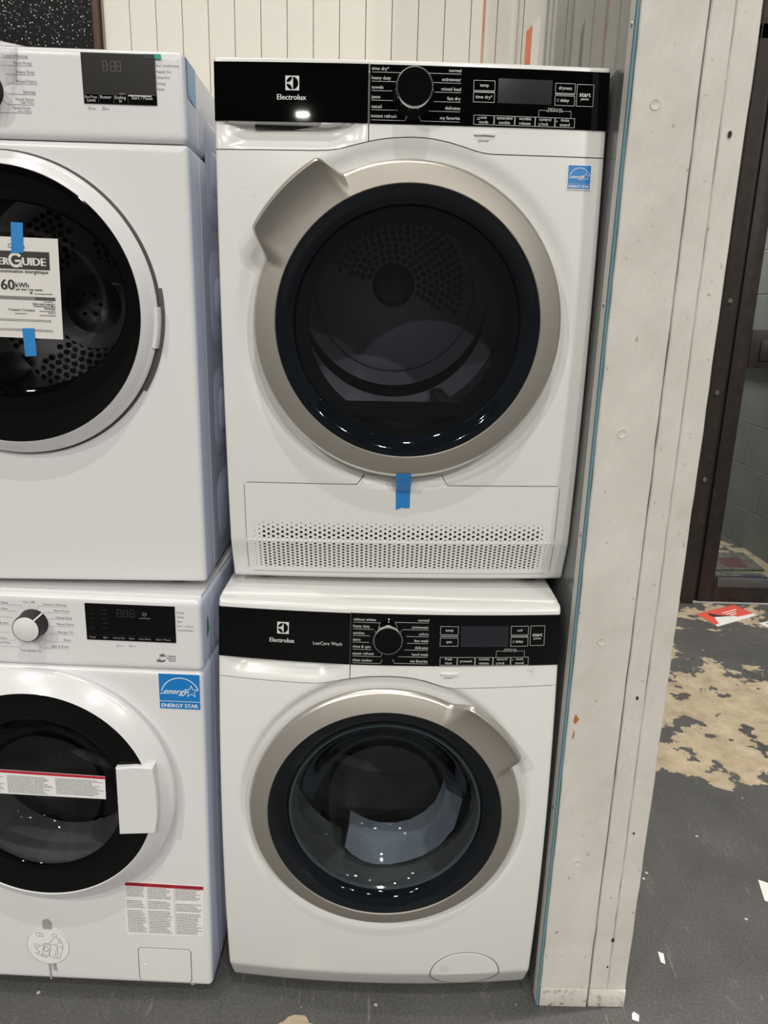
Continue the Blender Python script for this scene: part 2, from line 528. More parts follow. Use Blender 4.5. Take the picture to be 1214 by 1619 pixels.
def floor_mat():
    m_ = mat('worn_grey_painted_concrete', (0.1, 0.1, 0.1), 0.5)
    N, L, b = nodes(m_)
    tc = N.new('ShaderNodeTexCoord')

    def noise(sc, det=5, rough=0.55, vec=None):
        n = N.new('ShaderNodeTexNoise')
        n.inputs['Scale'].default_value = sc; n.inputs['Detail'].default_value = det; n.inputs['Roughness'].default_value = rough
        L.new(vec or tc.outputs['Object'], n.inputs['Vector'])
        return n.outputs['Fac']

    def ramp(fac, p0, c0, p1, c1):
        r = N.new('ShaderNodeValToRGB')
        r.color_ramp.elements[0].position = p0; r.color_ramp.elements[0].color = (*c0, 1)
        r.color_ramp.elements[1].position = p1; r.color_ramp.elements[1].color = (*c1, 1)
        L.new(fac, r.inputs['Fac'])
        return r.outputs['Color']

    def mix(fac, a, c):
        x = N.new('ShaderNodeMixRGB')
        L.new(fac, x.inputs['Fac'])
        if isinstance(a, tuple): x.inputs['Color1'].default_value = (*a, 1)
        else: L.new(a, x.inputs['Color1'])
        if isinstance(c, tuple): x.inputs['Color2'].default_value = (*c, 1)
        else: L.new(c, x.inputs['Color2'])
        return x.outputs['Color']

    def math_(op, a, c=None):
        x = N.new('ShaderNodeMath'); x.operation = op
        for i, q in enumerate((a, c)):
            if q is None: continue
            if isinstance(q, (int, float)): x.inputs[i].default_value = q
            else: L.new(q, x.inputs[i])
        return x.outputs[0]

    base = ramp(noise(3.5, 6), 0.25, (0.070, 0.070, 0.070), 0.75, (0.112, 0.112, 0.110))
    # pale scuffs and drips
    sp = N.new('ShaderNodeMapping'); sp.inputs['Scale'].default_value = (1.0, 0.35, 1); sp.inputs['Rotation'].default_value = (0, 0, 0.5)
    L.new(tc.outputs['Object'], sp.inputs['Vector'])
    sc = ramp(noise(26, 9, 0.75, sp.outputs['Vector']), 0.57, (0, 0, 0), 0.68, (1, 1, 1))
    base = mix(math_('MULTIPLY', sc, 0.30), base, (0.24, 0.235, 0.22))
    s2 = N.new('ShaderNodeMapping'); s2.inputs['Scale'].default_value = (1.0, 0.10, 1); s2.inputs['Rotation'].default_value = (0, 0, -0.35)
    L.new(tc.outputs['Object'], s2.inputs['Vector'])
    scr = ramp(noise(75, 3, 0.6, s2.outputs['Vector']), 0.66, (0, 0, 0), 0.70, (1, 1, 1))
    base = mix(math_('MULTIPLY', scr, 0.35), base, (0.30, 0.29, 0.265))
    gr = ramp(noise(190, 3, 0.7), 0.35, (0.75, 0.75, 0.75), 0.65, (1.25, 1.25, 1.25))
    mg = N.new('ShaderNodeMixRGB'); mg.blend_type = 'MULTIPLY'; mg.inputs['Fac'].default_value = 1.0
    L.new(base, mg.inputs['Color1']); L.new(gr, mg.inputs['Color2'])
    base = mg.outputs['Color']
    vo = N.new('ShaderNodeTexVoronoi'); vo.inputs['Scale'].default_value = 22
    L.new(tc.outputs['Object'], vo.inputs['Vector'])
    dots = math_('MULTIPLY', math_('LESS_THAN', vo.outputs['Distance'], 0.085), math_('GREATER_THAN', noise(7, 2), 0.52))
    base = mix(math_('MULTIPLY', dots, 0.8), base, (0.62, 0.61, 0.58))

    # patches where the paint has peeled away
    def blob(cx, cy, sx, sy, k=1.0, rot=0.0):
        mp = N.new('ShaderNodeMapping'); mp.vector_type = 'TEXTURE'
        mp.inputs['Location'].default_value = (cx, cy, 0); mp.inputs['Scale'].default_value = (sx, sy, 1)
        mp.inputs['Rotation'].default_value = (0, 0, rot)
        L.new(tc.outputs['Object'], mp.inputs['Vector'])
        ln = N.new('ShaderNodeVectorMath'); ln.operation = 'LENGTH'
        L.new(mp.outputs['Vector'], ln.inputs[0])
        return math_('MULTIPLY', math_('SUBTRACT', 1.0, ln.outputs['Value']), k)
    bl = blob(1.62, 1.15, 0.66, 0.46, 0.75, -0.45)
    for args in ((1.22, 0.83, 0.13, 0.10), (1.40, 0.90, 0.22, 0.22), (1.85, 2.05, 0.75, 0.20, 0.5), (1.45, 1.62, 0.12, 0.16), (2.4, 2.7, 0.5, 0.6), (0.14, -0.09, 0.055, 0.03), (-0.13, -0.14, 0.10, 0.05)):
        bl = math_('MAXIMUM', bl, blob(*args))
    nz = noise(9, 9, 0.62)
    val = math_('ADD', math_('MULTIPLY', bl, 0.36), nz)
    peel = N.new('ShaderNodeMapRange'); peel.inputs[1].default_value = 0.60; peel.inputs[2].default_value = 0.612
    L.new(val, peel.inputs[0])
    peel_in = math_('MULTIPLY', peel.outputs[0], math_('GREATER_THAN', bl, 0.0))
    tan = ramp(noise(14, 8, 0.7), 0.3, (0.34, 0.27, 0.17), 0.7, (0.62, 0.525, 0.385))
    col = mix(peel_in, base, tan)
    L.new(col, b.inputs['Base Color'])
    rr = N.new('ShaderNodeMapRange'); rr.inputs[3].default_value = 0.36; rr.inputs[4].default_value = 0.62
    L.new(noise(8, 4), rr.inputs[0]); L.new(rr.outputs[0], b.inputs['Roughness'])
    bp = N.new('ShaderNodeBump'); bp.inputs['Strength'].default_value = 0.25; bp.inputs['Distance'].default_value = 0.002
    hh = math_('SUBTRACT', noise(60, 5), math_('MULTIPLY', peel_in, 0.6))
    L.new(hh, bp.inputs['Height']); L.new(bp.outputs['Normal'], b.inputs['Normal'])
    return m_


M['floor'] = floor_mat()


def speckle_mat():
    m_ = mat('black_speckled_pane', (0.008, 0.008, 0.009), 0.4, spec=0.12)
    N, L, b = nodes(m_)
    tc = N.new('ShaderNodeTexCoord')
    vo = N.new('ShaderNodeTexVoronoi'); vo.inputs['Scale'].default_value = 190
    L.new(tc.outputs['Object'], vo.inputs['Vector'])
    lt = N.new('ShaderNodeMath'); lt.operation = 'LESS_THAN'; lt.inputs[1].default_value = 0.27
    L.new(vo.outputs['Distance'], lt.inputs[0])
    sep = N.new('ShaderNodeSeparateColor'); L.new(vo.outputs['Color'], sep.inputs[0])
    pw = N.new('ShaderNodeMath'); pw.operation = 'POWER'; pw.inputs[1].default_value = 2.2
    L.new(sep.outputs[0], pw.inputs[0])
    mu = N.new('ShaderNodeMath'); mu.operation = 'MULTIPLY'; L.new(lt.outputs[0], mu.inputs[0]); L.new(pw.outputs[0], mu.inputs[1])
    mx = N.new('ShaderNodeMixRGB'); mx.inputs['Color1'].default_value = (0.007, 0.007, 0.008, 1); mx.inputs['Color2'].default_value = (0.8, 0.8, 0.8, 1)
    L.new(mu.outputs[0], mx.inputs['Fac']); L.new(mx.outputs['Color'], b.inputs['Base Color'])
    return m_


M['speckle'] = speckle_mat()

# ------------------------------------------------------------------ structure: floor, ceiling, walls
WY = 0.68          # face of the boarded wall behind the machines
mk('floor', [(-8, -20, 0), (9, -20, 0), (9, 6, 0), (-8, 6, 0), (-8, -20, -0.1), (9, -20, -0.1), (9, 6, -0.1), (-8, 6, -0.1)],
   [(0, 1, 2, 3), (0, 4, 5, 1), (1, 5, 6, 2), (2, 6, 7, 3), (3, 7, 4, 0)], M['floor'], smooth=False)['kind'] = 'structure'
MB().box(-8, 9, -20, 6, CEIL, CEIL + 0.1).build('ceiling', M['ceil'], smooth=False)['kind'] = 'structure'

wall = MB().box(-4.0, 0.70, WY + 0.014, WY + 0.12, 0, CEIL).build('wall_back', M['cream_gap'], smooth=False)
wall['kind'] = 'structure'
PITCH_B = 0.0586
x = -0.372
first = None
while x < 0.615:
    bw = min(PITCH_B, 0.618 - x)
    if first is None or bw < PITCH_B - 1e-6:
        mb = MB()
        c = 0.0011
        v = [(0.0006, WY + 0.0135, 0), (0.0006, WY + c, 0), (c, WY, 0), (bw - c, WY, 0), (bw - 0.0006, WY + c, 0), (bw - 0.0006, WY + 0.0135, 0)]
        v += [(a, b_, 2.9) for a, b_, _ in v]
        mb.add(v, [(i, i + 1, i + 7, i + 6) for i in range(5)] + [(5, 0, 6, 11), (0, 5, 4, 3, 2, 1), (6, 7, 8, 9, 10, 11)])
        o = mb.build('plank', M['cream'], wall, smooth=False)
        if first is None: first = o
    else:
        o = first.copy(); COL.objects.link(o); o.parent = wall
    o.location = (x, 0, 0)
    x += PITCH_B
MB().box(0.4745, 0.4795, WY - 0.002, WY + 0.004, 1.2, 2.9).build('rusty_strip', M['rust'], wall, smooth=False)
bevel_box('board', 0.545, 0.552, WY - 0.006, WY + 0.004, 1.2, 2.9, 0.001, M['cream'], wall)
MB().box(-4.0, -0.39, WY + 0.004, WY + 0.014, 0, 1.15).build('wall_board', M['cream'], wall, smooth=False)

win = MB().box(-1.75, -0.392, WY - 0.002, WY + 0.004, 1.2, 2.9).build('window_1', M['speckle'], smooth=False)
win['kind'] = 'structure'
bevel_box('window_frame', -0.392, -0.378, WY - 0.018, WY + 0.006, 1.16, 2.9, 0.002, M['brown_wood'], win)
bevel_box('window_sill', -1.76, -0.378, WY - 0.02, WY + 0.006, 1.16, 1.2, 0.002, M['brown_wood'], win)

# partition behind the clear sheet, between the post and the boarded wall
part = MB().box(0.6215, 0.70, 0.24, WY + 0.014, 0, CEIL).build('wall_partition', M['partition'], smooth=False)
part['kind'] = 'structure'
MB().box(0.6225, 0.70, 0.030, 0.24, 0, CEIL).build('panel', M['partition_grey'], part, smooth=False)

# block wall of the entrance beyond the glass door
bwall = MB().box(2.49, 2.6, 2.27, 6.0, 0, 3.0).build('wall_right', M['mortar'], smooth=False)
bwall['kind'] = 'structure'
proto = None
for r_ in range(12):
    z0 = -0.02 + r_ * 0.252
    for k in range(7):
        y0 = 2.28 + k * 0.50 - (0.25 if r_ % 2 else 0.0)
        half = y0 < 2.2
        if half: y0 = 2.28
        if y0 > 4.75: continue
        if proto is None:
            proto = bevel_box('block', 0.011, 0.02, 0, 0.494, 0, 0.2465, 0.002, M['block'], bwall, 1)
            o = proto
        else:
            o = proto.copy(); COL.objects.link(o); o.parent = bwall
        o.location = (2.476, y0, z0 if r_ else 0.0)
        o.scale = (1, 0.494 if half else 1, 0.92 if r_ == 0 else 1)
MB().box(0.95, 5.0, 5.2, 5.3, 0, 3.2).build('wall_entrance', M['block'], smooth=False)['kind'] = 'structure'
MB().box(0.70, 1.745, 2.23, 2.34, 0, CEIL).build('wall_front', M['partition'], smooth=False)['kind'] = 'structure'

# ------------------------------------------------------------------ ceiling lights
for i, (lx, ly, lz, pw) in enumerate(LAMPS):
    t = thing('ceiling_light', 'white twin-tube light on the ceiling ' + [
        'in front of the left-hand pair of machines', 'just in front of the right-hand pair of machines', 'far out in front, on the left', 'far out straight in front of the machines',
        'far out in front, on the right', 'in the farthest row, on the left', 'in the farthest row, on the right', 'before the glass door',
        'above the left-hand pair of machines', 'added as fill in the entrance behind the glass door'][i], 'ceiling light', (lx, ly, lz), (0, 0, 0), 'ceiling lights')
    bevel_box('housing', -0.21, 0.21, -0.10, 0.10, -0.06, 0, 0.01, M['fixture'], t)
    for s in (-1, 1):
        mb = MB()
        n = 10
        v = []
        for e in (-0.18, 0.18):
            v += [(e, s * 0.045 + 0.013 * math.cos(2 * pi * k / n), -0.078 + 0.013 * math.sin(2 * pi * k / n)) for k in range(n)]
        mb.add(v, [(k, n + k, n + (k + 1) % n, (k + 1) % n) for k in range(n)] + [tuple(range(n)), tuple(reversed(range(n, 2 * n)))])
        mb.build('tube', M['diffuser'], t)
    ld = bpy.data.lights.new('tube_glow', 'AREA')
    ld.shape = 'RECTANGLE'; ld.size = 0.34; ld.size_y = 0.11
    ld.energy = pw; ld.color = LAMP_COL
    lo = bpy.data.objects.new('tube_glow', ld)
    COL.objects.link(lo)
    lo.parent = t
    lo.location = (0, 0, -0.10)

# ------------------------------------------------------------------ surfaces of the two bowed fronts
W = 0.597
DD = (0.2985, 0.445)     # door centre of the tall dryer front
WD = (0.2990, 0.467)     # door centre of the washer front


def edge_round(x, r=0.005):
    d = min(x, W - x)
    if d >= r: return 0.0
    d = max(d, 0.0)
    return r - math.sqrt(max(r * r - (r - d) ** 2, 0.0))


def sD(x, z):
    t = max(0.0, min(1.05, (z - 0.002) / 0.83)); X = 2 * x / W - 1
    y = -4 * 0.0204 * t * (1 - t) + 0.0042 * (1 - t) - 0.009 * (1 - X * X)
    return y + (0 if z > 0.0753 else 0.018 * (0.0753 - z) / 0.0753)


def sW(x, z):
    t = z / 0.84; X = 2 * x / W - 1
    y = -4 * 0.0361 * t * (1 - t) - 0.0056 * (1 - t) - 0.017 * (1 - X * X)
    return y + (0 if z > 0.078 else 0.42 * (0.078 - z))


def body_xs(n=110):
    e = [0, 0.0008, 0.002, 0.0036, 0.006]
    return e + lin(0.010, W - 0.010, n) + [W - a for a in reversed(e)]


def bowed_body(name, surf, seam, zbot, mat_, parent, ctr, dish, hole, depth, nz=120, cut=None):
    """front sheet with a dished, pierced round door recess, plus sides, top, bottom and back"""
    cx, cz = ctr
    r0, wd, dp = dish

    def S(x, z):
        r = math.hypot(x - cx, z - cz)
        y = surf(x, z) + edge_round(x)
        y += dp * sstep((r0 - r) / wd)
        e = z - zbot
        if e < 0.004: y += 0.004 - math.sqrt(max(0.004 ** 2 - (0.004 - e) ** 2, 0))
        return y
    xs = body_xs()
    v, f = grid_patch(xs, lambda x: zbot, seam, nz, S, keep=lambda x, z: math.hypot(x - cx, z - cz) > hole and not (cut and cut[0] < x < cut[1] and cut[2] < z < cut[3]))
    h = nz + 1
    nx = len(xs)
    L = [k for k in range(h)]; R = [(nx - 1) * h + k for k in range(h)]
    T = [i * h + nz for i in range(nx)]; B = [i * h for i in range(nx)]
    for loop, flip in ((L, 0), (R, 1), (T, 0), (B, 1)):
        n = len(v)
        v += [(v[i][0], depth, v[i][2]) for i in loop]
        for a in range(len(loop) - 1):
            q = (loop[a], loop[a + 1], n + a + 1, n + a)
            f.append(tuple(reversed(q)) if flip else q)
    n = len(v)
    v += [(0, depth, zbot), (W, depth, zbot), (W, depth, seam(W)), (0, depth, seam(0))]
    f.append((n, n + 3, n + 2, n + 1))
    return mk(name, v, f, mat_, parent, True, 50)


def seam_strip(name, pts, surf, wd, off, mat_, parent):
    p = Print(surf, off)
    p.path(pts, wd)
    return p.build(name, mat_, parent)


def bump_fn(a_on0, a_on1, ramp0, ramp1):
    """1 between two angles (degrees), eased over the ramps on either side"""
    def g(a):
        d = math.degrees(a) % 360
        if d < a_on0 - ramp0 or d > a_on1 + ramp1: return 0.0
        if d < a_on0: return sstep((d - (a_on0 - ramp0)) / ramp0)
        if d > a_on1: return sstep(((a_on1 + ramp1) - d) / ramp1)
        return 1.0
    return g


def door_ring(name, ctr, ri, ro, yi, yo, yback, bump, dr, dy, mat_, parent, n=360):
    cx, cz = ctr
    v = []; f = []; mi = []
    for i in range(n):
        a = 2 * pi * i / n
        b = bump(a)
        R = ro + dr * b
        Y = yo - dy * b
        prof = [(ri, yi + 0.010), (ri, yi + 0.0015), (ri + 0.0012, yi)]
        for s in (0.1, 0.25, 0.4, 0.55, 0.7, 0.8, 0.9):
            rr = ri + 0.0012 + (R - 0.0052 - ri - 0.0012) * s
            t = s * s * (1 + b) / (1 + b * s) if b > 0 else s
            crown = -0.0006 * math.sin(pi * s) * (1 - b)
            prof.append((rr, yi + (Y - yi) * (t if b == 0 else s ** (1 + 1.8 * b)) + crown))
        prof += [(R - 0.0052, Y), (R - 0.0046, Y + 0.0003), (R - 0.0008, Y + 0.0040), (R, Y + 0.0054)]
        thick = 0.010 + 0.0 * b
        prof += [(R - 0.0006, Y + thick), (R - 0.004 - 0.8 * dr * b, Y + thick + 0.004 + 0.5 * dy * b), (ro - 0.010, yback)]
        k = len(prof)
        v += [(cx + r * math.cos(a), y, cz + r * math.sin(a)) for r, y in prof]
    for i in range(n):
        j = (i + 1) % n
        for q in range(k - 1):
            f.append((i * k + q, i * k + q + 1, j * k + q + 1, j * k + q))
            mi.append(1 if 10 <= q <= 12 else 0)
    return mk(name, v, f, [mat_, M['rim_highlight'] if mat_ == M['champagne'] else mat_], parent, True, 24, mi)


def star_pts(cx, cz, r, rot=0.0):
    return [(cx + (r if k % 2 == 0 else r * 0.42) * math.cos(pi / 2 + rot + k * pi / 5), cz + (r if k % 2 == 0 else r * 0.42) * math.sin(pi / 2 + rot + k * pi / 5)) for k in range(10)]


def energy_sticker(x0, x1, z0, z1, surf, parent, off, border=0.0):
    """blue label: arc, handwritten word, star and the two-word bar"""
    b = Print(surf, off)
    b.rect(x0 - border, x1 + border, z0 - border, z1 + border, 0, 4)
    base = b.build('energy_sticker', M['sticker_white'], parent)
    base['label'] = 'blue and white energy label with a star'
    w_ = x1 - x0; h = z1 - z0
    zb = z0 + h * 0.225
    p = Print(surf, off - 0.0004)
    p.rect(x0, x1, zb, z1, 0, 4)
    p.rect(x0, x1, z0, zb - h * 0.018, 0, 4)
    cx = x0 + w_ * 0.52; cz = zb + h * 0.17
    p.ring(cx, cz, w_ * 0.47, w_ * 0.022, math.radians(20), math.radians(168), 28, 1, d=0.0003)
    sx, sz = x0 + w_ * 0.79, zb + h * 0.29
    st = star_pts(sx, sz, w_ * 0.18)
    p.poly(star_pts(sx, sz, w_ * 0.185), 1, 0.0003)
    p.poly(star_pts(sx, sz, w_ * 0.145), 0, 0.0005)
    p.text('energy', x0 + w_ * 0.10, zb + h * 0.21, width=w_ * 0.58, mi=1, shear=0.45, d=0.0007, bold=w_ * 0.004)
    p.line((x0 + w_ * 0.02, zb + h * 0.205), (x0 + w_ * 0.13, zb + h * 0.225), w_ * 0.018, 1, d=0.0006)
    p.text('ENERGY STAR', (x0 + x1) / 2, z0 + h * 0.045, width=w_ * 0.9, align='C', mi=1, d=0.0004, bold=w_ * 0.004)
    p.build('energy_print', [M['star_blue'], M['white_print']], base)
    return base


def brand_logo(p, x0, x1, z0, z1):
    """light square carrying a round emblem of three dark segments"""
    p.rect(x0, x1, z0, z1, 0)
    cx, cz = (x0 + x1) / 2, (z0 + z1) / 2
    r = (x1 - x0) * 0.43
    d = 0.0003
    A = lambda a, q=1.0: (cx + r * q * math.cos(math.radians(a)), cz + r * q * math.sin(math.radians(a)))
    p.poly([(cx + r * 0.12, cz - r * 0.95)] + [A(a) for a in range(-80, 81, 10)] + [(cx + r * 0.12, cz + r * 0.95)], 1, d)
    p.poly([A(a) for a in range(92, 175, 8)] + [A(172)] + [(cx - r * 0.6, cz + r * 0.16), (cx - r * 0.3, cz + r * 0.30), (cx - 0.08 * r, cz + r * 0.62)], 1, d)
    p.poly(list(reversed([A(-a) for a in range(92, 175, 8)] + [A(-172)] + [(cx - r * 0.6, cz - r * 0.16), (cx - r * 0.3, cz - r * 0.30), (cx - 0.08 * r, cz - r * 0.62)])), 1, d)


TS = 0.0285 / text_mesh('heavy duty')[2]


def panel_text(p, left, right, xl, xr, knob):
    kx, kz, kr = knob
    for s, z, zu in left:
        p.text(s, xl, z, size=TS)
        dz = zu - kz
        xe = kx - math.sqrt(max((kr + 0.003) ** 2 - dz * dz, 0.0)) if abs(dz) < kr + 0.003 else kx - 0.006
        if abs(dz) > kr - 0.002:
            xe = kx - 0.008 - 0.004
            p.line((xe, zu), (xe + 0.003, zu + (0.007 if dz < 0 else -0.005)), 0.0005)
        p.line((xl, zu), (xe, zu), 0.0005)
    for s, z, zu in right:
        p.text(s, xr, z, size=TS, align='R')
        dz = zu - kz
        xe = kx + math.sqrt(max((kr + 0.003) ** 2 - dz * dz, 0.0)) if abs(dz) < kr + 0.003 else kx + 0.012
        if abs(dz) > kr - 0.002:
            xe = kx + 0.012
            p.line((xe, zu), (xe - 0.003, zu + (0.007 if dz < 0 else -0.005)), 0.0005)
        p.line((xr, zu), (xe, zu), 0.0005)


def button(p, x0, x1, z0, z1, lines, size=None):
    p.frame(x0, x1, z0, z1, 0.0005)
    n = len(lines)
    h = (z1 - z0)
    sz = size or TS
    for i, s in enumerate(lines):
        zc = z1 - h * (i + 0.5) / n if n > 1 else (z0 + z1) / 2
        q = min(sz, (x1 - x0) * 0.92 / text_mesh(s)[2])
        p.text(s, (x0 + x1) / 2, zc - q * 0.24, size=q, align='C')


def front_knob(parent, cx, cz, r, ybase, yface):
    k = lathe('knob', [(0.00001, yface + 0.0012), (r - 0.002, yface + 0.0012)], cx, cz, M['black_gloss'], parent, 64)
    lathe('knob_rim', [(r - 0.0022, yface + 0.0014), (r - 0.0018, yface), (r - 0.0009, yface), (r, yface + 0.0014), (r + 0.0006, yface + 0.004)], cx, cz, M['chrome'], k, 64)
    lathe('knob_skirt', [(r + 0.0006, yface + 0.004), (r + 0.0012, (yface + ybase) / 2), (r + 0.0018, ybase)], cx, cz, M['chrome'], k, 64)
    return k


# ------------------------------------------------------------------ tall dryer on the right-hand stack
dE = thing('clothes_dryer', 'white clothes dryer with champagne door ring and dark window, stacked beside the wooden post', 'dryer', (0.0164, 0.039, 0.868), (0, -0.0063, 0.0259))
SEAM_D = interp([(0, 0.6995), (0.15, 0.6998), (0.175, 0.7008), (0.195, 0.7045), (0.2114, 0.7088), (0.2334, 0.7142), (0.25, 0.7175), (0.2688, 0.7200), (0.2975, 0.7216), (0.318, 0.7212), (0.336, 0.7192), (0.356, 0.7155), (0.3749, 0.7107), (0.395, 0.7048), (0.4092, 0.7018), (0.424, 0.7006), (0.6, 0.7004)])
DISH_D = (0.277, 0.022, 0.006)
bowed_body('cabinet', sD, SEAM_D, 0.0, M['white'], dE, DD, DISH_D, 0.222, 0.60, cut=(0.036, 0.562, 0.022, 0.112))


def sDc(x, z):
    """console face: scooped under the drawer front"""
    y = sD(x, z) + edge_round(x)
    if x < 0.228 and z < 0.738:
        t = (z - SEAM_D(x)) / (0.738 - SEAM_D(x))
        y += 0.016 * math.sin(pi * max(0, min(1, 0.12 + 0.88 * t)) * 0.5) * sstep((0.228 - x) / 0.06) * sstep(x / 0.05) * sstep((t) / 0.25)
    e = 0.8285 - z
    if e < 0.004: y += 0.004 - math.sqrt(max(0.004 ** 2 - (0.004 - e) ** 2, 0))
    return y


xs = body_xs(80)
for nm, lo, hi in (('drawer_front', 0, 0.2322), ('console', 0.2336, W)):
    xx = [a for a in xs if lo <= a <= hi]
    if xx[-1] < hi: xx.append(hi)
    if xx[0] > lo: xx.insert(0, lo)
    nz = 40
    v, f = grid_patch(xx, lambda x: SEAM_D(x) + 0.0016, lambda x: 0.8226, nz, sDc)
    h = nz + 1; nx = len(xx)
    for loop, flip in (([k for k in range(h)], 0), ([(nx - 1) * h + k for k in range(h)], 1), ([i * h + nz for i in range(nx)], 0), ([i * h for i in range(nx)], 1)):
        n = len(v)
        v += [(v[i][0], 0.05, v[i][2]) for i in loop]
        for a in range(len(loop) - 1):
            q = (loop[a], loop[a + 1], n + a + 1, n + a)
            f.append(tuple(reversed(q)) if flip else q)
    cons = mk(nm, v, f, M['white'], dE, True, 50)
    if nm == 'drawer_front':
        drawer = cons
    else:
        console = cons


def top_edge(surf, z0, z1, yb, lift, parent):
    """unbroken strip along the top front edge"""
    v, f = grid_patch(xs, lambda x: z0, lambda x: z1, 12, surf)
    h = 13; nx = len(xs); n = len(v)
    loop = [i * h + 12 for i in range(nx)]
    v += [(v[i][0], yb, v[i][2] + lift) for i in loop]
    f += [(loop[a], loop[a + 1], n + a + 1, n + a) for a in range(nx - 1)]
    for k, flip in ((0, 0), ((nx - 1) * h, 1)):
        n = len(v)
        v += [(v[k + q][0], yb, v[k + q][2]) for q in range(h)]
        for q in range(h - 1):
            t = (k + q, k + q + 1, n + q + 1, n + q)
            f.append(tuple(reversed(t)) if flip else t)
    return mk('top_edge', v, f, M['white'], parent, True, 50)


top_edge(sDc, 0.8226, 0.8285, 0.05, 0.0, dE)
MB().box(0.004, W - 0.004, 0.045, 0.60, 0.70, 0.826).build('top_cover', M['white'], dE, smooth=False)
# black fascias
v, f = grid_patch(lin(0.0008, 0.2318, 24), lambda x: 0.7402, lambda x: 0.8216, 12, sD, -0.0016, 0.004)
fl = mk('fascia', v, f, M['black_gloss'], drawer, True, 40)
v, f = grid_patch(lin(0.2340, 0.5962, 36), lambda x: 0.7400, lambda x: 0.8212, 12, sD, -0.0016, 0.004)
fr = mk('fascia', v, f, M['black_gloss'], console, True, 40)
# drawer grip recess
g = MB()
g.add([(0.0592, 0.002, 0.7402), (0.1797, 0.002, 0.7402), (0.1785, 0.004, 0.7325), (0.1570, -0.0005, 0.7310), (0.0600, -0.0005, 0.7312), (0.0592, 0.02, 0.742), (0.1797, 0.02, 0.742)],
      [(0, 4, 3, 2, 1), (0, 1, 6, 5)])
g.build('grip_recess', M['black_matte'], drawer, smooth=False)
pr = Print(sD, -0.0021)
brand_logo(pr, 0.1078, 0.1284, 0.7832, 0.8032)
pr.build('emblem', [M['silver_print'], M['black_gloss']], fl)
pr = Print(sD, -0.0021)
pr.text('Electrolux', 0.0953, 0.7703, width=0.0434, bold=0.00025)
pr.build('lettering', M['silver_print'], fl)
pr = Print(sD, -0.0021)
panel_text(pr, [('time dry*', 0.8133, 0.8105), ('heavy duty', 0.8006, 0.7980), ('towels', 0.7879, 0.7852), ('jeans', 0.7746, 0.7720), ('casual', 0.7613, 0.7588), ('instant refresh', 0.7482, 0.7447)],
           [('normal', 0.8133, 0.8108), ('activewear', 0.8009, 0.7983), ('mixed load', 0.7878, 0.7853), ('fast dry', 0.7749, 0.7722), ('delicates', 0.7616, 0.7589), ('my favorite', 0.7478, 0.7448)],
           0.2366, 0.3702, (0.2993, 0.781, 0.029))
button(pr, 0.3895, 0.4213, 0.7895, 0.8032, ['temp'])
pr.rect(0.3895, 0.4213, 0.7878, 0.7884)
button(pr, 0.3895, 0.4213, 0.7735, 0.7868, ['time dry*'])
button(pr, 0.5135, 0.5436, 0.7898, 0.8034, ['dryness'])
pr.rect(0.5135, 0.5436, 0.7879, 0.7886)
button(pr, 0.5135, 0.5436, 0.7728, 0.7862, ['   delay'])
pr.ring(0.5183, 0.7797, 0.0018, 0.0004, 0.5, 5.6, 14)
pr.frame(0.5466, 0.5724, 0.7728, 0.8030, 0.0005)
pr.text('start', 0.5595, 0.7862, width=0.0172, align='C', bold=0.00015)
pr.text('pause', 0.5595, 0.7815, width=0.0120, align='C')
for x0, x1, ls in ((0.3913, 0.4215, ['eco', 'mode']), (0.4229, 0.4533, ['extended', 'tumble']), (0.4543, 0.4846, ['wrinkle', 'release']), (0.4852, 0.5151, ['control', '   lock']), (0.5160, 0.5457, ['  mute', 'sound'])):
    button(pr, x0, x1, 0.7423, 0.7552, ls, TS * 0.95)
pr.path([(0.3965, 0.7492), (0.3975, 0.7520), (0.4010, 0.7520), (0.4000, 0.7492)], 0.0005, closed=True)
pr.frame(0.4905, 0.4930, 0.7436, 0.7466, 0.0004)
pr.path([(0.5178, 0.7495), (0.5192, 0.7500), (0.5192, 0.7513), (0.5178, 0.7508)], 0.0004, closed=True)
pr.path([(0.4899, 0.7562), (0.4899, 0.7650), (0.5000, 0.7650)], 0.0004)
pr.path([(0.5292, 0.7650), (0.5395, 0.7650), (0.5395, 0.7562)], 0.0004)
pr.text('hold 3s to set', 0.5145, 0.7664, width=0.021, align='C')
pr.text('my favorite cycle', 0.5145, 0.7636, width=0.027, align='C')
pr.build('lettering', M['silver_print'], fr)
v, f = grid_patch(lin(0.4265, 0.5085, 6), lambda x: 0.7730, lambda x: 0.8070, 3, sD, -0.0020)
mk('display', v, f, M['display'], fr)
front_knob(console, 0.2993, 0.7835, 0.0272, -0.014, -0.047)
pl_ = plate('power_button', rrect(0.3925, 0.4247, 0.7272, 0.7310, 0.0015, 3, 2), -0.0032, 0.001, M['white_plastic'], console, 0.0008, lambda x, z: sD(0.41, 0.729))
pr = Print(sD, -0.0008)
pr.text('power', 0.4083, 0.7186, width=0.0165, align='C')
pr.build('power_print', M['grey_print'], console)
seam_strip('seam', [(x_, SEAM_D(x_) + 0.0008) for x_ in lin(0.001, W - 0.001, 60)], lambda x, z: sD(x, z) + edge_round(x), 0.0028, 0.0022, M['gap'], dE)

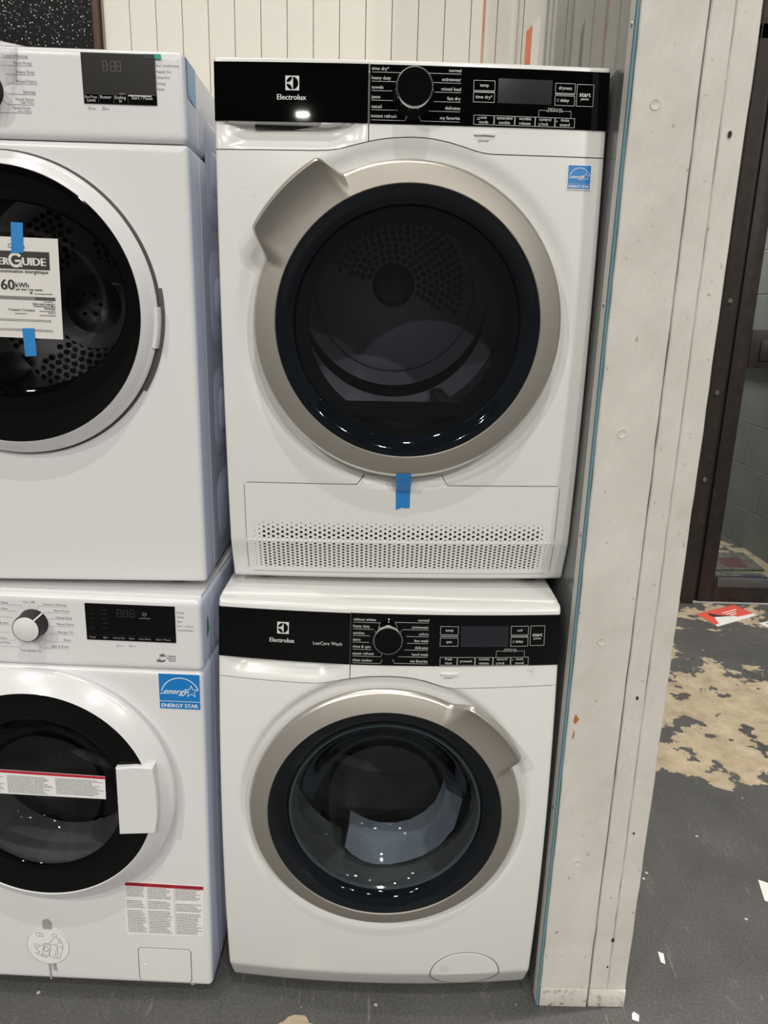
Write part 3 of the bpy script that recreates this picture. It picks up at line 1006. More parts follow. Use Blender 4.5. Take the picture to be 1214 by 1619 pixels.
# door
door = door_ring('door', DD, 0.2065, 0.2425, -0.060, -0.050, -0.018, bump_fn(121.5, 148.5, 7.0, 9.0), 0.0315, 0.036, M['champagne'], dE)
door['label'] = 'round champagne door ring with a flared grip at its upper left'
lathe('bezel', [(0.1765, -0.040), (0.182, -0.0475), (0.190, -0.0535), (0.2000, -0.0570), (0.2064, -0.0578), (0.2066, -0.050)], DD[0], DD[1], M['black_glass'], door, 128)
lathe('window', [(0.00001, -0.034), (0.06, -0.0345), (0.11, -0.036), (0.15, -0.038), (0.1768, -0.0405)], DD[0], DD[1], M['tinted_glass'], door, 96)
lathe('inner_rim', [(0.163, 0.055), (0.168, 0.02), (0.174, -0.02), (0.180, -0.036)], DD[0], DD[1], M['black_matte'], door, 96)
# drum
AX = (0.291, 0.505)
drum = lathe('drum', [(0.20, 0.40), (0.235, 0.392), (0.252, 0.37), (0.255, 0.33), (0.255, 0.10), (0.245, 0.06), (0.20, 0.055)], AX[0], AX[1] - 0.02, M['drum_dark'], dE, 96)
lathe('drum_back', [(0.00001, 0.385), (0.155, 0.385), (0.166, 0.388), (0.170, 0.396), (0.20, 0.402)], AX[0], AX[1] + 0.005, M['drum_plate'], drum, 96)
lathe('hub', [(0.00001, 0.371), (0.030, 0.372), (0.041, 0.376), (0.0445, 0.384)], AX[0] - 0.003, AX[1] + 0.016, M['hub'], drum, 48)
hb = MB()
hx, hz = AX[0] - 0.003, AX[1] + 0.016
for ring_i in range(8):
    rr = 0.0535 + 0.0128 * ring_i
    nn = int(round(2 * pi * rr / 0.0152))
    for k in range(nn):
        a = 2 * pi * (k + 0.5 * (ring_i % 2)) / nn
        px, pz = hx + rr * math.cos(a), hz + rr * math.sin(a)
        # perforated sector above a slanting line through the hub
        if (pz - hz) + 0.36 * (px - hx) < -0.012 - 0.0 or math.hypot(px - AX[0], pz - AX[1] - 0.005) > 0.152: continue
        vv, ff = lathe_v([(0.00001, 0.3844), (0.0056, 0.3844), (0.0062, 0.3838)], px, pz, 8)
        hb.add(vv, ff)
ho = hb.build('perforations', M['black_matte'], drum)
ho['kind'] = 'stuff'
# lint housing across the bottom of the opening
lint = MB().box(0.135, 0.462, 0.02, 0.075, 0.20, 0.305)
lint.add([(0.14, -0.02, 0.300), (0.458, -0.02, 0.300), (0.458, 0.03, 0.318), (0.14, 0.03, 0.318)], [(0, 1, 2, 3)])
lint.build('lint_housing', M['black_matte'], dE, smooth=False)
bevel_box('lifter', 0.37, 0.40, 0.09, 0.36, 0.245, 0.31, 0.008, M['drum_dark'], drum)

# vent panel with a real field of holes
VX0, VX1, VZ0, VZ1 = 0.0292, 0.5692, 0.0135, 0.1815
ZG = 0.1190        # top of the hole field
vp = MB()
SP = lambda x, z: sD(x, z) - 0.0016
top = interp([(VX0, VZ1), (0.2205, VZ1), (0.2335, 0.1960), (0.2340, 0.1985), (0.2640, 0.1975), (0.30, 0.1970), (0.335, 0.1975), (0.3645, 0.1985), (0.3655, 0.1960), (0.3755, VZ1), (VX1, VZ1)])


def dishy(x, z):
    r = math.hypot(x - DD[0], z - DD[1])
    return DISH_D[2] * sstep((DISH_D[0] - r) / DISH_D[1])


xx = sorted(set(lin(VX0, VX1, 66) + [0.2205, 0.2335, 0.234, 0.3645, 0.3655, 0.3755]))
v, f = grid_patch(xx, lambda x: ZG, top, 10, lambda x, z: SP(x, z) + dishy(x, z))
vp.add(v, f)
CWX = 0.00815
ncol = int(round((VX1 - VX0 - 0.004) / CWX))
CWX = (VX1 - VX0 - 0.004) / ncol
vx0 = VX0 + 0.002
# margins left and right and bottom of the hole field
for a, b_ in ((VX0, vx0), (VX1 - 0.002, VX1)):
    v, f = grid_patch([a, b_], lambda x: VZ0, lambda x: ZG, 24, SP)
    vp.add(v, f)


def hole_cell(x0, x1, z0, z1, r, rz):
    cx_, cz_ = (x0 + x1) / 2, (z0 + z1) / 2
    o8 = [(x1, cz_), (x1, z1), (cx_, z1), (x0, z1), (x0, cz_), (x0, z0), (cx_, z0), (x1, z0)]
    if r <= 0:
        vp.add([(a, SP(a, b), b) for a, b in ((x0, z0), (x1, z0), (x1, z1), (x0, z1))], [(0, 1, 2, 3)])
        return
    i8 = [(cx_ + r * math.cos(k * pi / 4), cz_ + rz * math.sin(k * pi / 4)) for k in range(8)]
    v = [(a, SP(a, b), b) for a, b in o8] + [(a, SP(a, b), b) for a, b in i8] + [(a, SP(a, b) + 0.003, b) for a, b in i8]
    f = []
    for k in range(8):
        j = (k + 1) % 8
        f.append((8 + k, k, j, 8 + j))
        f.append((16 + k, 8 + k, 8 + j, 16 + j))
    vp.add(v, f)


ZR = 0.0768
for c in range(ncol):
    x0, x1 = vx0 + c * CWX, vx0 + (c + 1) * CWX
    e = min(c, ncol - 1 - c)
    side = (0.0, 0.35, 0.62)[e] if e < 3 else 1.0
    st = 0.5 if c % 2 else 0.0
    # upper field
    pz = 0.0086
    z = ZG - st * pz
    if st: hole_cell(x0, x1, z, ZG, 0, 0)
    k = 0
    while z > ZR + 0.003 + 0.5 * pz:
        d = (ZG - z) / pz + 0.5
        sz_ = 0.0027 * min(1.0, 0.28 + 0.3 * (d - 0.5)) * (side if e < 3 else 1)
        zz = max(z - pz, ZR + 0.0022)
        if zz < ZR + 0.006 and z - zz < pz * 0.95: sz_ *= 0.55
        hole_cell(x0, x1, zz, z, sz_ if e > 0 else 0.0006, min(sz_, (z - zz) * 0.42))
        z = zz
    hole_cell(x0, x1, ZR, z, 0, 0)
    # lower field
    pz2 = 0.0058
    z = ZR - 0.0016 - st * pz2
    hole_cell(x0, x1, z, ZR, 0, 0)
    while z - pz2 > VZ0 + 0.004:
        sz_ = 0.0026 * side
        hole_cell(x0, x1, z - pz2, z, sz_ if e > 0 else 0.0006, min(sz_, 0.00205))
        z -= pz2
    hole_cell(x0, x1, VZ0, z, 0, 0)
vent = vp.build('vent_panel', M['white_plastic'], dE, smooth=False)
v, f = grid_patch(lin(VX0, VX1, 12), lambda x: VZ0 + 0.001, lambda x: ZG + 0.002, 12, sD, 0.0060)
mk('vent_backing', v, f, M['black_matte'], vent)
br = MB()
for c in range(ncol):       # row of small ribs along the fold
    xa = vx0 + (c + 0.5) * CWX
    vv, ff = lathe_v([(0.00001, -0.0016), (0.0018, -0.0008), (0.0026, 0.0)], xa, ZR + 0.0002, 6)
    br.add([(p, q + SP(p, r_), r_) for p, q, r_ in vv], ff)
o = br.build('rib_row', M['white_plastic'], vent)
o['kind'] = 'stuff'
out = [(VX0, VZ0 + 0.008), (VX0, VZ1 - 0.004), (VX0 + 0.004, VZ1), (0.2195, VZ1), (0.2225, VZ1 + 0.002), (0.2335, 0.198)]
out2 = [(0.3650, 0.198), (0.3735, VZ1 + 0.002), (0.3765, VZ1), (VX1 - 0.004, VZ1), (VX1, VZ1 - 0.004), (VX1, VZ0 + 0.008), (VX1 - 0.008, VZ0), (VX0 + 0.008, VZ0), (VX0, VZ0 + 0.008)]
pr = Print(lambda x, z: sD(x, z) + dishy(x, z), -0.0008)
pr.path(out, 0.0022); pr.path(out2, 0.0022)
pr.build('panel_seam', M['gap'], vent)
tape = MB()
tp = [(0.2855, 0.2035), (0.3110, 0.2030), (0.3118, 0.1410), (0.3040, 0.1405), (0.2990, 0.1415), (0.2930, 0.1395), (0.2880, 0.1375)]
tape_y = lambda z: (-0.0535 + (0.2035 - z) * 0.0) if z > 0.2 else (sD(0.3, z) - 0.0035)
tape.add([(0.2855, -0.052, 0.2090), (0.3110, -0.052, 0.2085), (0.3114, -0.0440, 0.1900), (0.2866, -0.0440, 0.1900), (0.3118, sD(0.3, 0.165) - 0.0026, 0.168), (0.2872, sD(0.3, 0.165) - 0.0026, 0.168),
          (0.3118, sD(0.3, 0.14) - 0.0024, 0.1412), (0.3040, sD(0.3, 0.14) - 0.0024, 0.1408), (0.2985, sD(0.3, 0.14) - 0.0024, 0.1418), (0.2925, sD(0.3, 0.14) - 0.0024, 0.1398), (0.2880, sD(0.3, 0.14) - 0.0024, 0.1372)],
         [(3, 2, 1, 0), (5, 4, 2, 3), (10, 9, 8, 7, 6, 4, 5)])
tape.build('tape_strip', M['blue_tape'], dE)['label'] = 'strip of blue tape below the door'
energy_sticker(0.5410, 0.5765, 0.6560, 0.6895, sD, dE, -0.0012, 0.0016)
for x_, y_ in ((0.05, 0.08), (0.547, 0.08), (0.05, 0.52), (0.547, 0.52)):
    mb = MB()
    n = 16
    v = [(x_ + r_ * math.cos(2 * pi * k / n), y_ + r_ * math.sin(2 * pi * k / n), z_) for r_, z_ in ((0.02, -0.0148), (0.02, 0.002)) for k in range(n)]
    mb.add(v, [(k, (k + 1) % n, n + (k + 1) % n, n + k) for k in range(n)] + [tuple(reversed(range(n)))])
    mb.build('foot', M['black_matte'], dE)
# small scuffs on the left of the front
pr = Print(sD, -0.0005)
for cx_, cz_ in ((0.041, 0.648), (0.058, 0.636)):
    for k in range(9):
        a = rnd.uniform(0, 2 * pi); q = rnd.uniform(0.0005, 0.004)
        p0 = (cx_ + q * math.cos(a), cz_ + q * math.sin(a) * 1.2)
        pr.line(p0, (p0[0] + rnd.uniform(-.002, .002), p0[1] + rnd.uniform(-.002, .002)), 0.0007)
pr.build('scuff_marks', M['white_print'], dE)

# ------------------------------------------------------------------ washer under it
wE = thing('washing_machine', 'white front-load washer with champagne door ring, standing on the floor beside the wooden post', 'washing machine', (0, 0, 0), (0, 0, 0))
SEAM_W = interp([(0, 0.7090), (0.0955, 0.7064), (0.16, 0.7056), (0.178, 0.7064), (0.2012, 0.7108), (0.2309, 0.7172), (0.2617, 0.7220), (0.2947, 0.7236), (0.32, 0.7230), (0.3387, 0.7214), (0.365, 0.7160), (0.3833, 0.7100), (0.40, 0.7052), (0.4124, 0.7036), (0.439, 0.7036), (0.6, 0.7074)])
DISH_W = (0.2655, 0.014, 0.008)
bowed_body('cabinet', sW, SEAM_W, 0.012, M['white'], wE, WD, DISH_W, 0.222, 0.60)


def sWc(x, z):
    y = sW(x, min(z, 0.84)) + edge_round(x)
    if x < 0.228 and z < 0.745:
        t = (z - SEAM_W(x)) / (0.745 - SEAM_W(x))
        y += 0.012 * sstep(t) * sstep((0.228 - x) / 0.05) * sstep(x / 0.05)
    e = 0.846 - z
    if e < 0.008: y += 0.008 - math.sqrt(max(0.008 ** 2 - (0.008 - e) ** 2, 0))
    return y


for nm, lo, hi in (('drawer_front', 0, 0.2313), ('console', 0.2327, W)):
    xx = [a for a in xs if lo <= a <= hi]
    if xx[-1] < hi: xx.append(hi)
    if xx[0] > lo: xx.insert(0, lo)
    nz = 48
    v, f = grid_patch(xx, lambda x: SEAM_W(x) + 0.0016, lambda x: 0.8354, nz, sWc)
    h = nz + 1; nx = len(xx)
    for loop, flip in (([k for k in range(h)], 0), ([(nx - 1) * h + k for k in range(h)], 1), ([i * h + nz for i in range(nx)], 0), ([i * h for i in range(nx)], 1)):
        n = len(v)
        v += [(v[i][0], 0.03, v[i][2] + (0.001 if flip == 0 and len(loop) == nx else 0)) for i in loop]
        for a in range(len(loop) - 1):
            q = (loop[a], loop[a + 1], n + a + 1, n + a)
            f.append(tuple(reversed(q)) if flip else q)
    cons = mk(nm, v, f, M['white'], wE, True, 50)
    if nm == 'drawer_front': drawer = cons
    else: console = cons
top_edge(sWc, 0.8354, 0.846, 0.03, 0.001, wE)
bevel_box('top_cover', 0.0, W, 0.022, 0.60, 0.70, 0.8515, 0.005, M['white'], wE, 3)
v, f = grid_patch(lin(0.0006, 0.2312, 24), lambda x: 0.7472 - 0.0030 * x / 0.23, lambda x: 0.8336, 12, sW, -0.0016, 0.004)
fl = mk('fascia', v, f, M['black_gloss'], drawer, True, 40)
v, f = grid_patch(lin(0.2328, 0.5964, 36), lambda x: 0.7440 + 0.0022 * (x - 0.2328) / 0.363, lambda x: 0.8342, 12, sW, -0.0016, 0.004)
fr = mk('fascia', v, f, M['black_gloss'], console, True, 40)
pr = Print(sW, -0.0021)
brand_logo(pr, 0.1041, 0.1245, 0.7930, 0.8136)
pr.build('emblem', [M['silver_print'], M['black_gloss']], fl)
pr = Print(sW, -0.0021)
pr.text('Electrolux', 0.0912, 0.7780, width=0.0432, bold=0.00025)
pr.build('lettering', M['silver_print'], fl)
pr = Print(sW, -0.0021)
pr.text('LuxCare Wash', 0.1672, 0.7770, width=0.0500)
pr.build('model_lettering', M['silver_print'], fl)
pr = Print(sW, -0.0021)
KW = (0.2965, 0.7875, 0.0262)
panel_text(pr, [('whitest whites', 0.8219, 0.8190), ('heavy duty', 0.8102, 0.8074), ('sanitize', 0.7984, 0.7958), ('jeans', 0.7869, 0.7843), ('rinse & spin', 0.7747, 0.7718), ('steam refresh', 0.7625, 0.7598), ('clean washer', 0.7508, 0.7478)],
           [('normal', 0.8230, 0.8206), ('activewear', 0.8108, 0.8084), ('colors', 0.7990, 0.7966), ('fast wash', 0.7872, 0.7846), ('delicates', 0.7751, 0.7729), ('hand wash', 0.7632, 0.7608), ('my favorite', 0.7513, 0.7489)],
           0.2360, 0.3661, (KW[0], KW[1], 0.0295))
button(pr, 0.3868, 0.4176, 0.8008, 0.8149, ['temp'])
pr.rect(0.3868, 0.4176, 0.7976, 0.7984)
button(pr, 0.3868, 0.4176, 0.7807, 0.7949, ['spin'])
button(pr, 0.5098, 0.5400, 0.8006, 0.8156, ['soil'])
pr.rect(0.5098, 0.5400, 0.7978, 0.7986)
button(pr, 0.5098, 0.5400, 0.7806, 0.7962, ['   delay'])
pr.ring(0.5146, 0.7884, 0.0018, 0.0004, 0.5, 5.6, 14)
pr.frame(0.5440, 0.5690, 0.7815, 0.8160, 0.0005)
pr.text('start', 0.5565, 0.7975, width=0.0172, align='C', bold=0.00015)
pr.text('pause', 0.5565, 0.7925, width=0.0125, align='C')
for x0, x1, ls in ((0.3877, 0.4171, ['fresh', 'rinse']), (0.4181, 0.4479, ['prewash']), (0.4492, 0.4795, ['wrinkle', 'release']), (0.4805, 0.5106, ['control', '   lock']), (0.5116, 0.5422, ['  mute', 'sound'])):
    button(pr, x0, x1, 0.7469, 0.7610, ls, TS * 0.95)
pr.frame(0.4858, 0.4883, 0.7484, 0.7514, 0.0004)
pr.path([(0.5140, 0.7553), (0.5154, 0.7558), (0.5154, 0.7571), (0.5140, 0.7566)], 0.0004, closed=True)
pr.path([(0.4852, 0.7622), (0.4852, 0.7722), (0.4960, 0.7722)], 0.0004)
pr.path([(0.5235, 0.7722), (0.5348, 0.7722), (0.5348, 0.7622)], 0.0004)
pr.text('hold 3s to set', 0.5095, 0.7742, width=0.021, align='C')
pr.text('my favorite cycle', 0.5095, 0.7712, width=0.026, align='C')
pr.ring(0.2971, 0.8255, 0.0007, 0.0014, n=10)
pr.build('lettering', M['silver_print'], fr)
v, f = grid_patch(lin(0.4222, 0.5050, 6), lambda x: 0.7795, lambda x: 0.8160, 3, sW, -0.0020)
mk('display', v, f, M['display'], fr)
front_knob(console, 0.2963, 0.7955, 0.0255, -0.024, -0.0455)
plate('power_button', rrect(0.3890, 0.4194, 0.7286, 0.7322, 0.0014, 3, 2), -0.0032, 0.001, M['white_plastic'], console, 0.0008, lambda x, z: sW(0.404, 0.730))
pr = Print(sW, -0.0008)
pr.text('power', 0.4041, 0.7222, width=0.0150, align='C')
pr.build('power_print', M['grey_print'], console)
seam_strip('seam', [(x_, SEAM_W(x_) + 0.0008) for x_ in lin(0.001, W - 0.001, 60)], lambda x, z: sW(x, z) + edge_round(x), 0.0028, 0.0022, M['gap'], wE)
door = door_ring('door', WD, 0.2080, 0.2440, -0.0735, -0.0620, -0.040, bump_fn(30.0, 57.0, 6.5, 7.0), 0.0250, 0.022, M['champagne'], wE)
door['label'] = 'round champagne door ring with a flared grip at its upper right'
lathe('bezel', [(0.1715, -0.046), (0.1735, -0.0535), (0.180, -0.0600), (0.195, -0.0675), (0.2075, -0.0715), (0.2082, -0.064)], WD[0], WD[1], M['black_glass'], door, 128)
lathe('window', [(0.00001, 0.052), (0.05, 0.049), (0.09, 0.038), (0.115, 0.020), (0.135, -0.008), (0.152, -0.034), (0.163, -0.047), (0.1715, -0.0505)], WD[0], WD[1], M['clear_glass'], door, 96)
lathe('glass_rim', [(0.1675, -0.0500), (0.1695, -0.0530), (0.1722, -0.0535), (0.1735, -0.0520)], WD[0], WD[1], mat('teal_glass_edge', (0.035, 0.055, 0.06), 0.1), door, 96)
lathe('gasket', [(0.187, 0.105), (0.198, 0.085), (0.201, 0.04), (0.202, 0.0), (0.203, -0.02), (0.210, -0.034)], WD[0], WD[1], M['rubber'], wE, 96)
drum = lathe('drum', [(0.00001, 0.42), (0.06, 0.425), (0.10, 0.42), (0.22, 0.43), (0.24, 0.41), (0.244, 0.37), (0.244, 0.13), (0.235, 0.112), (0.188, 0.106)], WD[0], WD[1], M['drum_dark'], wE, 96)
for k in range(3):
    a = math.radians(70 + 120 * k)
    c, s = math.cos(a), math.sin(a)
    mb = MB().box(-0.018, 0.018, 0.13, 0.38, 0.20, 0.243)
    o = mb.build('lifter', M['drum_dark'], drum, smooth=False)
    o.matrix_local = Matrix.Translation((WD[0], 0, WD[1])) @ Matrix.Rotation(a - pi / 2, 4, 'Y').inverted()
# oval service flap
n = 56
fx, fz, frx, frz = 0.4668, 0.0790, 0.0690, 0.0590
SF = lambda x, z: sW(x, z)
v = []; f = []
prof = [(0.0, -0.0012), (0.3, -0.0012), (0.6, -0.0012), (0.85, -0.0012), (0.955, -0.0012), (0.975, 0.0002)]
for k in range(n):
    a = 2 * pi * k / n
    for q, y in prof:
        x_, z_ = fx + frx * q * math.cos(a), fz + frz * q * math.sin(a)
        v.append((x_, SF(x_, z_) + y, z_))
k_ = len(prof)
for k in range(n):
    j = (k + 1) % n
    for q in range(k_ - 1):
        f.append((k * k_ + q, k * k_ + q + 1, j * k_ + q + 1, j * k_ + q))
flap = mk('service_flap', v, f, M['white_plastic'], wE, True, 40)
pr = Print(SF, -0.0006)
pr.ring(fx, fz, frx * 0.99, 0.0016, n=64, rz=frz / frx)
pr.build('flap_seam', M['gap'], flap)
disc('finger_dimple', 0.0085, sW(0.425, 0.098) - 0.0022, 0.425, 0.0985, mat('dimple', (0.62, 0.62, 0.61), 0.4), flap, 24)
for x_, y_ in ((0.06, 0.06), (0.537, 0.06), (0.06, 0.54), (0.537, 0.54)):
    mb = MB(); nn = 16
    v = [(x_ + 0.02 * math.cos(2 * pi * k / nn), y_ + 0.02 * math.sin(2 * pi * k / nn), z_) for z_ in (0.0, 0.016) for k in range(nn)]
    mb.add(v, [(k, (k + 1) % nn, nn + (k + 1) % nn, nn + k) for k in range(nn)] + [tuple(reversed(range(nn)))])
    mb.build('foot', M['black_matte'], wE)
# grey smudge by the right of the console
pr = Print(sW, -0.0005)
for k in range(46):
    px, pz = rnd.gauss(0.5478, 0.0042), rnd.gauss(0.7322, 0.0042)
    pr.rect(px, px + rnd.uniform(0.0003, 0.0014), pz, pz + rnd.uniform(0.0003, 0.0008))
pr.build('smudge', mat('smudge_grey', (0.42, 0.41, 0.40), 0.6), wE)

# pale curved strip between the glass bowl and the seal
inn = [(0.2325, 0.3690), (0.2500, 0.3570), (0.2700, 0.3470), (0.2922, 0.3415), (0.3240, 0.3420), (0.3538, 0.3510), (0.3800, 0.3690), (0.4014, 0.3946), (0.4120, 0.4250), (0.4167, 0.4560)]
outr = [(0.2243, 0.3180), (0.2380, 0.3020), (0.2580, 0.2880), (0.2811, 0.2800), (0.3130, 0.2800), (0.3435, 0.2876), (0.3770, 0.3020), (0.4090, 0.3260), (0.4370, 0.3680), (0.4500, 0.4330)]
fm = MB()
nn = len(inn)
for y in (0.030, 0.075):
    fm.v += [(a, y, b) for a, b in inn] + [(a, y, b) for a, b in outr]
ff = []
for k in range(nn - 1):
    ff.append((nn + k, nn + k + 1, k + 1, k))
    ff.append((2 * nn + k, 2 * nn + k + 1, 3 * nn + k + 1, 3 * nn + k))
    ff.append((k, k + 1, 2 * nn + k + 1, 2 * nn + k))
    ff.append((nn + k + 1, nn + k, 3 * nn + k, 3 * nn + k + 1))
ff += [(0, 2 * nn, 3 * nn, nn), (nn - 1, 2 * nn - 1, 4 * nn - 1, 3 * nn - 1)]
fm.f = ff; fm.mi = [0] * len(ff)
o = fm.build('crescent_strip', M['crescent_pale'], None, True, 40)
tag(o, 'pale curved strip inside the drum of the washer with the champagne ring', 'crescent')

# ------------------------------------------------------------------ left-hand dryer
flat = lambda x, z: 0.0
PROF = [(0.014, 0.0), (0.009, 0.0), (0.005, 0.0008), (0.002, 0.003), (0.0004, 0.0065), (0.0, 0.011), (0.0, 0.075), (0.0012, 0.0752), (0.0012, 0.077), (0.0, 0.0772), (0.0, 0.58)]


def side_pads(parent, pads, name='side_panel'):
    """pressed rounded pads on the right-hand side sheet"""
    mb = MB()
    for (y0, y1, z0, z1, r, hgt) in pads:
        o_ = rrect(y0, y1, z0, z1, r, 4, 2)
        i_ = rrect(y0 + 0.006, y1 - 0.006, z0 + 0.006, z1 - 0.006, max(r - 0.006, 0.002), 4, 2)
        n = len(o_)
        v = [(0.0002, a, b) for a, b in o_] + [(hgt, a, b) for a, b in i_]
        f = [(k, (k + 1) % n, n + (k + 1) % n, n + k) for k in range(n)] + [tuple(n + k for k in range(n))]
        mb.add(v, f)
    return mb.build(name, M['film'], parent, True, 40)


def paint_sides(o, xlim=-0.0015):
    """the side sheets carry the bluish film"""
    me = o.data
    me.materials.append(M['film'])
    for p in me.polygons:
        if abs(p.normal.x) > 0.5 and p.center.x > -0.02 and p.center.y > 0.003:
            p.material_index = 1


dL = thing('clothes_dryer', 'white clothes dryer with white door ring and paper energy card, at the upper left', 'dryer', (-0.0268, 0.0258, 0.866), (0, -0.0028, 0.0329))
LD = (-0.2865, 0.460)
o = shell_mb(-W, 0, 0.0, 0.7070, PROF, 0.006, (LD[0], LD[1], 0.212), 4, 20).build('cabinet', M['white_cool'], dL, True, 40)
paint_sides(o)
con = shell_mb(-W, 0, 0.7085, 0.8335, PROF, 0.010, None, 5, 6).build('console', M['white_cool'], dL, True, 40)
paint_sides(con)
side_pads(dL, [(0.125, 0.47, 0.605, 0.775, 0.045, 0.0016), (0.16, 0.44, 0.655, 0.735, 0.03, 0.0032), (0.125, 0.47, 0.40, 0.565, 0.045, 0.0016), (0.16, 0.44, 0.44, 0.525, 0.03, 0.0032),
               (0.125, 0.47, 0.20, 0.36, 0.045, 0.0016), (0.16, 0.44, 0.235, 0.325, 0.03, 0.0032), (0.125, 0.47, 0.03, 0.165, 0.045, 0.0016)])
# display
v = [(-0.1506, -0.0012, 0.7590), (-0.0428, -0.0012, 0.7590), (-0.0428, -0.0012, 0.8264), (-0.1506, -0.0012, 0.8264)]
ds = plate('display', [(a, c) for a, b, c in v], -0.0014, 0.001, M['black_gloss'], con)
pr = Print(flat, -0.0017)
pr.rect(-0.1506, -0.0428, 0.7722, 0.8264)
pr.build('display_film', M['display_film'], ds)
pr = Print(flat, -0.0021)


def seg8(p, x, z, w_, h, t, mi=0):
    for a, b in (((0, 0), (1, 0)), ((0, .5), (1, .5)), ((0, 1), (1, 1)), ((0, 0), (0, 1)), ((1, 0), (1, 1))):
        p.line((x + a[0] * w_, z + a[1] * h), (x + b[0] * w_, z + b[1] * h), t, mi)


for k, dx in enumerate((0, 0.0112, 0.0195)):
    seg8(pr, -0.1190 + dx, 0.8028, 0.0062, 0.0128, 0.0009, 1)
pr.rect(-0.1110, -0.1100, 0.8065, 0.8075, 1); pr.rect(-0.1110, -0.1100, 0.8108, 0.8118, 1)
dimseg = mat('dim_segments', (0.11, 0.10, 0.09), 0.5)
pr.build('display_segments', [M['silver_print'], dimseg], ds)
pr = Print(flat, -0.0021)
for x0, x1, ls in ((-0.1500, -0.1293, ['Dry/Time', 'Level']), (-0.1285, -0.1070, ['Buzzer']), (-0.1060, -0.0868, ['Ending', 'In']), (-0.0852, -0.0434, ['Start / Pause'])):
    pr.path([(x0, 0.7598), (x0, 0.7718), (x1, 0.7718)], 0.0004, 1)
    for i, s in enumerate(ls):
        pr.text(s, (x0 + x1) / 2, 0.7660 - 0.0047 * i, size=min(0.0062, (x1 - x0) * 0.86 / text_mesh(s)[2]), align='C')
pr.rect(-0.0840, -0.0500, 0.7700, 0.7716); pr.rect(-0.0975, -0.0900, 0.7728, 0.7732, 0)
pr.build('button_lettering', [M['silver_print'], dimseg], ds)
pr = Print(flat, -0.0005)
for s, x0, z, wd in (('Cottons/Normal', -0.2655, 0.8172, 0.0371), ('Perm Press', -0.2494, 0.8078, 0.0262), ('Heavy Duty', -0.2468, 0.7964, 0.0263), ('Mixed Fabric', -0.2474, 0.7837, 0.0292), ('Sanitize', -0.2390, 0.7698, 0.0178),
                     ('Timed Dryer', -0.2522, 0.7599, 0.0279), ('(High Temp.)', -0.2452, 0.7563, 0.0207), ('Timed Dryer', -0.2577, 0.7484, 0.0276), ('(Low Temp.)', -0.2497, 0.7446, 0.0199)):
    pr.text(s, x0, z, width=wd)
for pts in ([(-0.2780, 0.8159), (-0.2276, 0.8160)], [(-0.2668, 0.8061), (-0.2228, 0.8062)], [(-0.2640, 0.7934), (-0.2615, 0.7943), (-0.2198, 0.7944)], [(-0.2612, 0.7819), (-0.2174, 0.7820)], [(-0.2638, 0.7704), (-0.2600, 0.7682), (-0.2208, 0.7683)],
            [(-0.2714, 0.7602), (-0.2633, 0.7542), (-0.2249, 0.7543)], [(-0.2800, 0.7429), (-0.2300, 0.7430)]):
    pr.path(pts, 0.0005)
pr.build('programme_print', M['grey_print'], con)
pr = Print(flat, -0.0005)
for s, z in (('End / AntiWrinkle', 0.8110), ('Regular Dry', 0.8032), ('Damp Dry', 0.7954), ('Drying', 0.7874), ('Ready', 0.7798)):
    pr.text(s, -0.0415, z, size=0.0333 / text_mesh('End / AntiWrinkle')[2])
pr.build('status_print', M['grey_print'], con)
pr = Print(flat, -0.0005)
pr.text('3sec', -0.1398, 0.7511, width=0.0060); pr.text('3sec', -0.1196, 0.7512, width=0.0060)
pr.path([(-0.1448, 0.7512), (-0.1415, 0.7512), (-0.1415, 0.7538), (-0.1432, 0.7548), (-0.1448, 0.7538)], 0.0005, closed=True)
pr.frame(-0.1240, -0.1208, 0.7512, 0.7545, 0.0006)
pr.build('icon_print', M['grey_print'], con)
plate('tape_piece', [(-0.0426, 0.8206), (-0.0336, 0.8206), (-0.0336, 0.8270), (-0.0426, 0.8270)], -0.0026, -0.0018, M['green_tape'], con)
plate('tape_piece', [(-0.0590, 0.8206), (-0.0426, 0.8206), (-0.0426, 0.8266), (-0.0590, 0.8266)], -0.0024, -0.0018, mat('dark_green_tape', (0.012, 0.02, 0.02), 0.5), con)
# programme knob
kb = lathe('knob', [(0.00001, -0.031), (0.020, -0.031), (0.0225, -0.0295)], -0.2965, 0.772, M['white_plastic'], con, 48)
lathe('knob_skirt', [(0.0225, -0.0296), (0.0240, -0.028), (0.0262, -0.002), (0.0285, 0.0)], -0.2965, 0.772, M['black_matte'], kb, 48)
plate('film_wrap', [(-0.345, 0.8336), (-0.233, 0.8336), (-0.262, 0.8385), (-0.30, 0.8425), (-0.345, 0.8440)], 0.006, 0.06, M['white_cool'], con)
fw = MB(); fw.add([(-0.335, -0.0012, 0.832), (-0.335, -0.036, 0.800), (-0.262, -0.034, 0.795), (-0.246, -0.0012, 0.785), (-0.241, -0.0012, 0.832)], [(0, 1, 2, 4), (2, 3, 4)])
fw.build('film_wrap', M['film_clear'], con, smooth=False)
# taped corner
tb = MB()
tb.add([(-0.001, 0.008, 0.846), (0.0012, 0.010, 0.826), (0.0012, 0.012, 0.775), (0.0012, 0.066, 0.772), (0.0012, 0.068, 0.826), (-0.006, 0.068, 0.8350), (-0.006, 0.008, 0.8350)], [(1, 2, 3, 4), (6, 1, 4, 5)])
tb.build('tape_strip', M['blue_tape_pale'], dL)
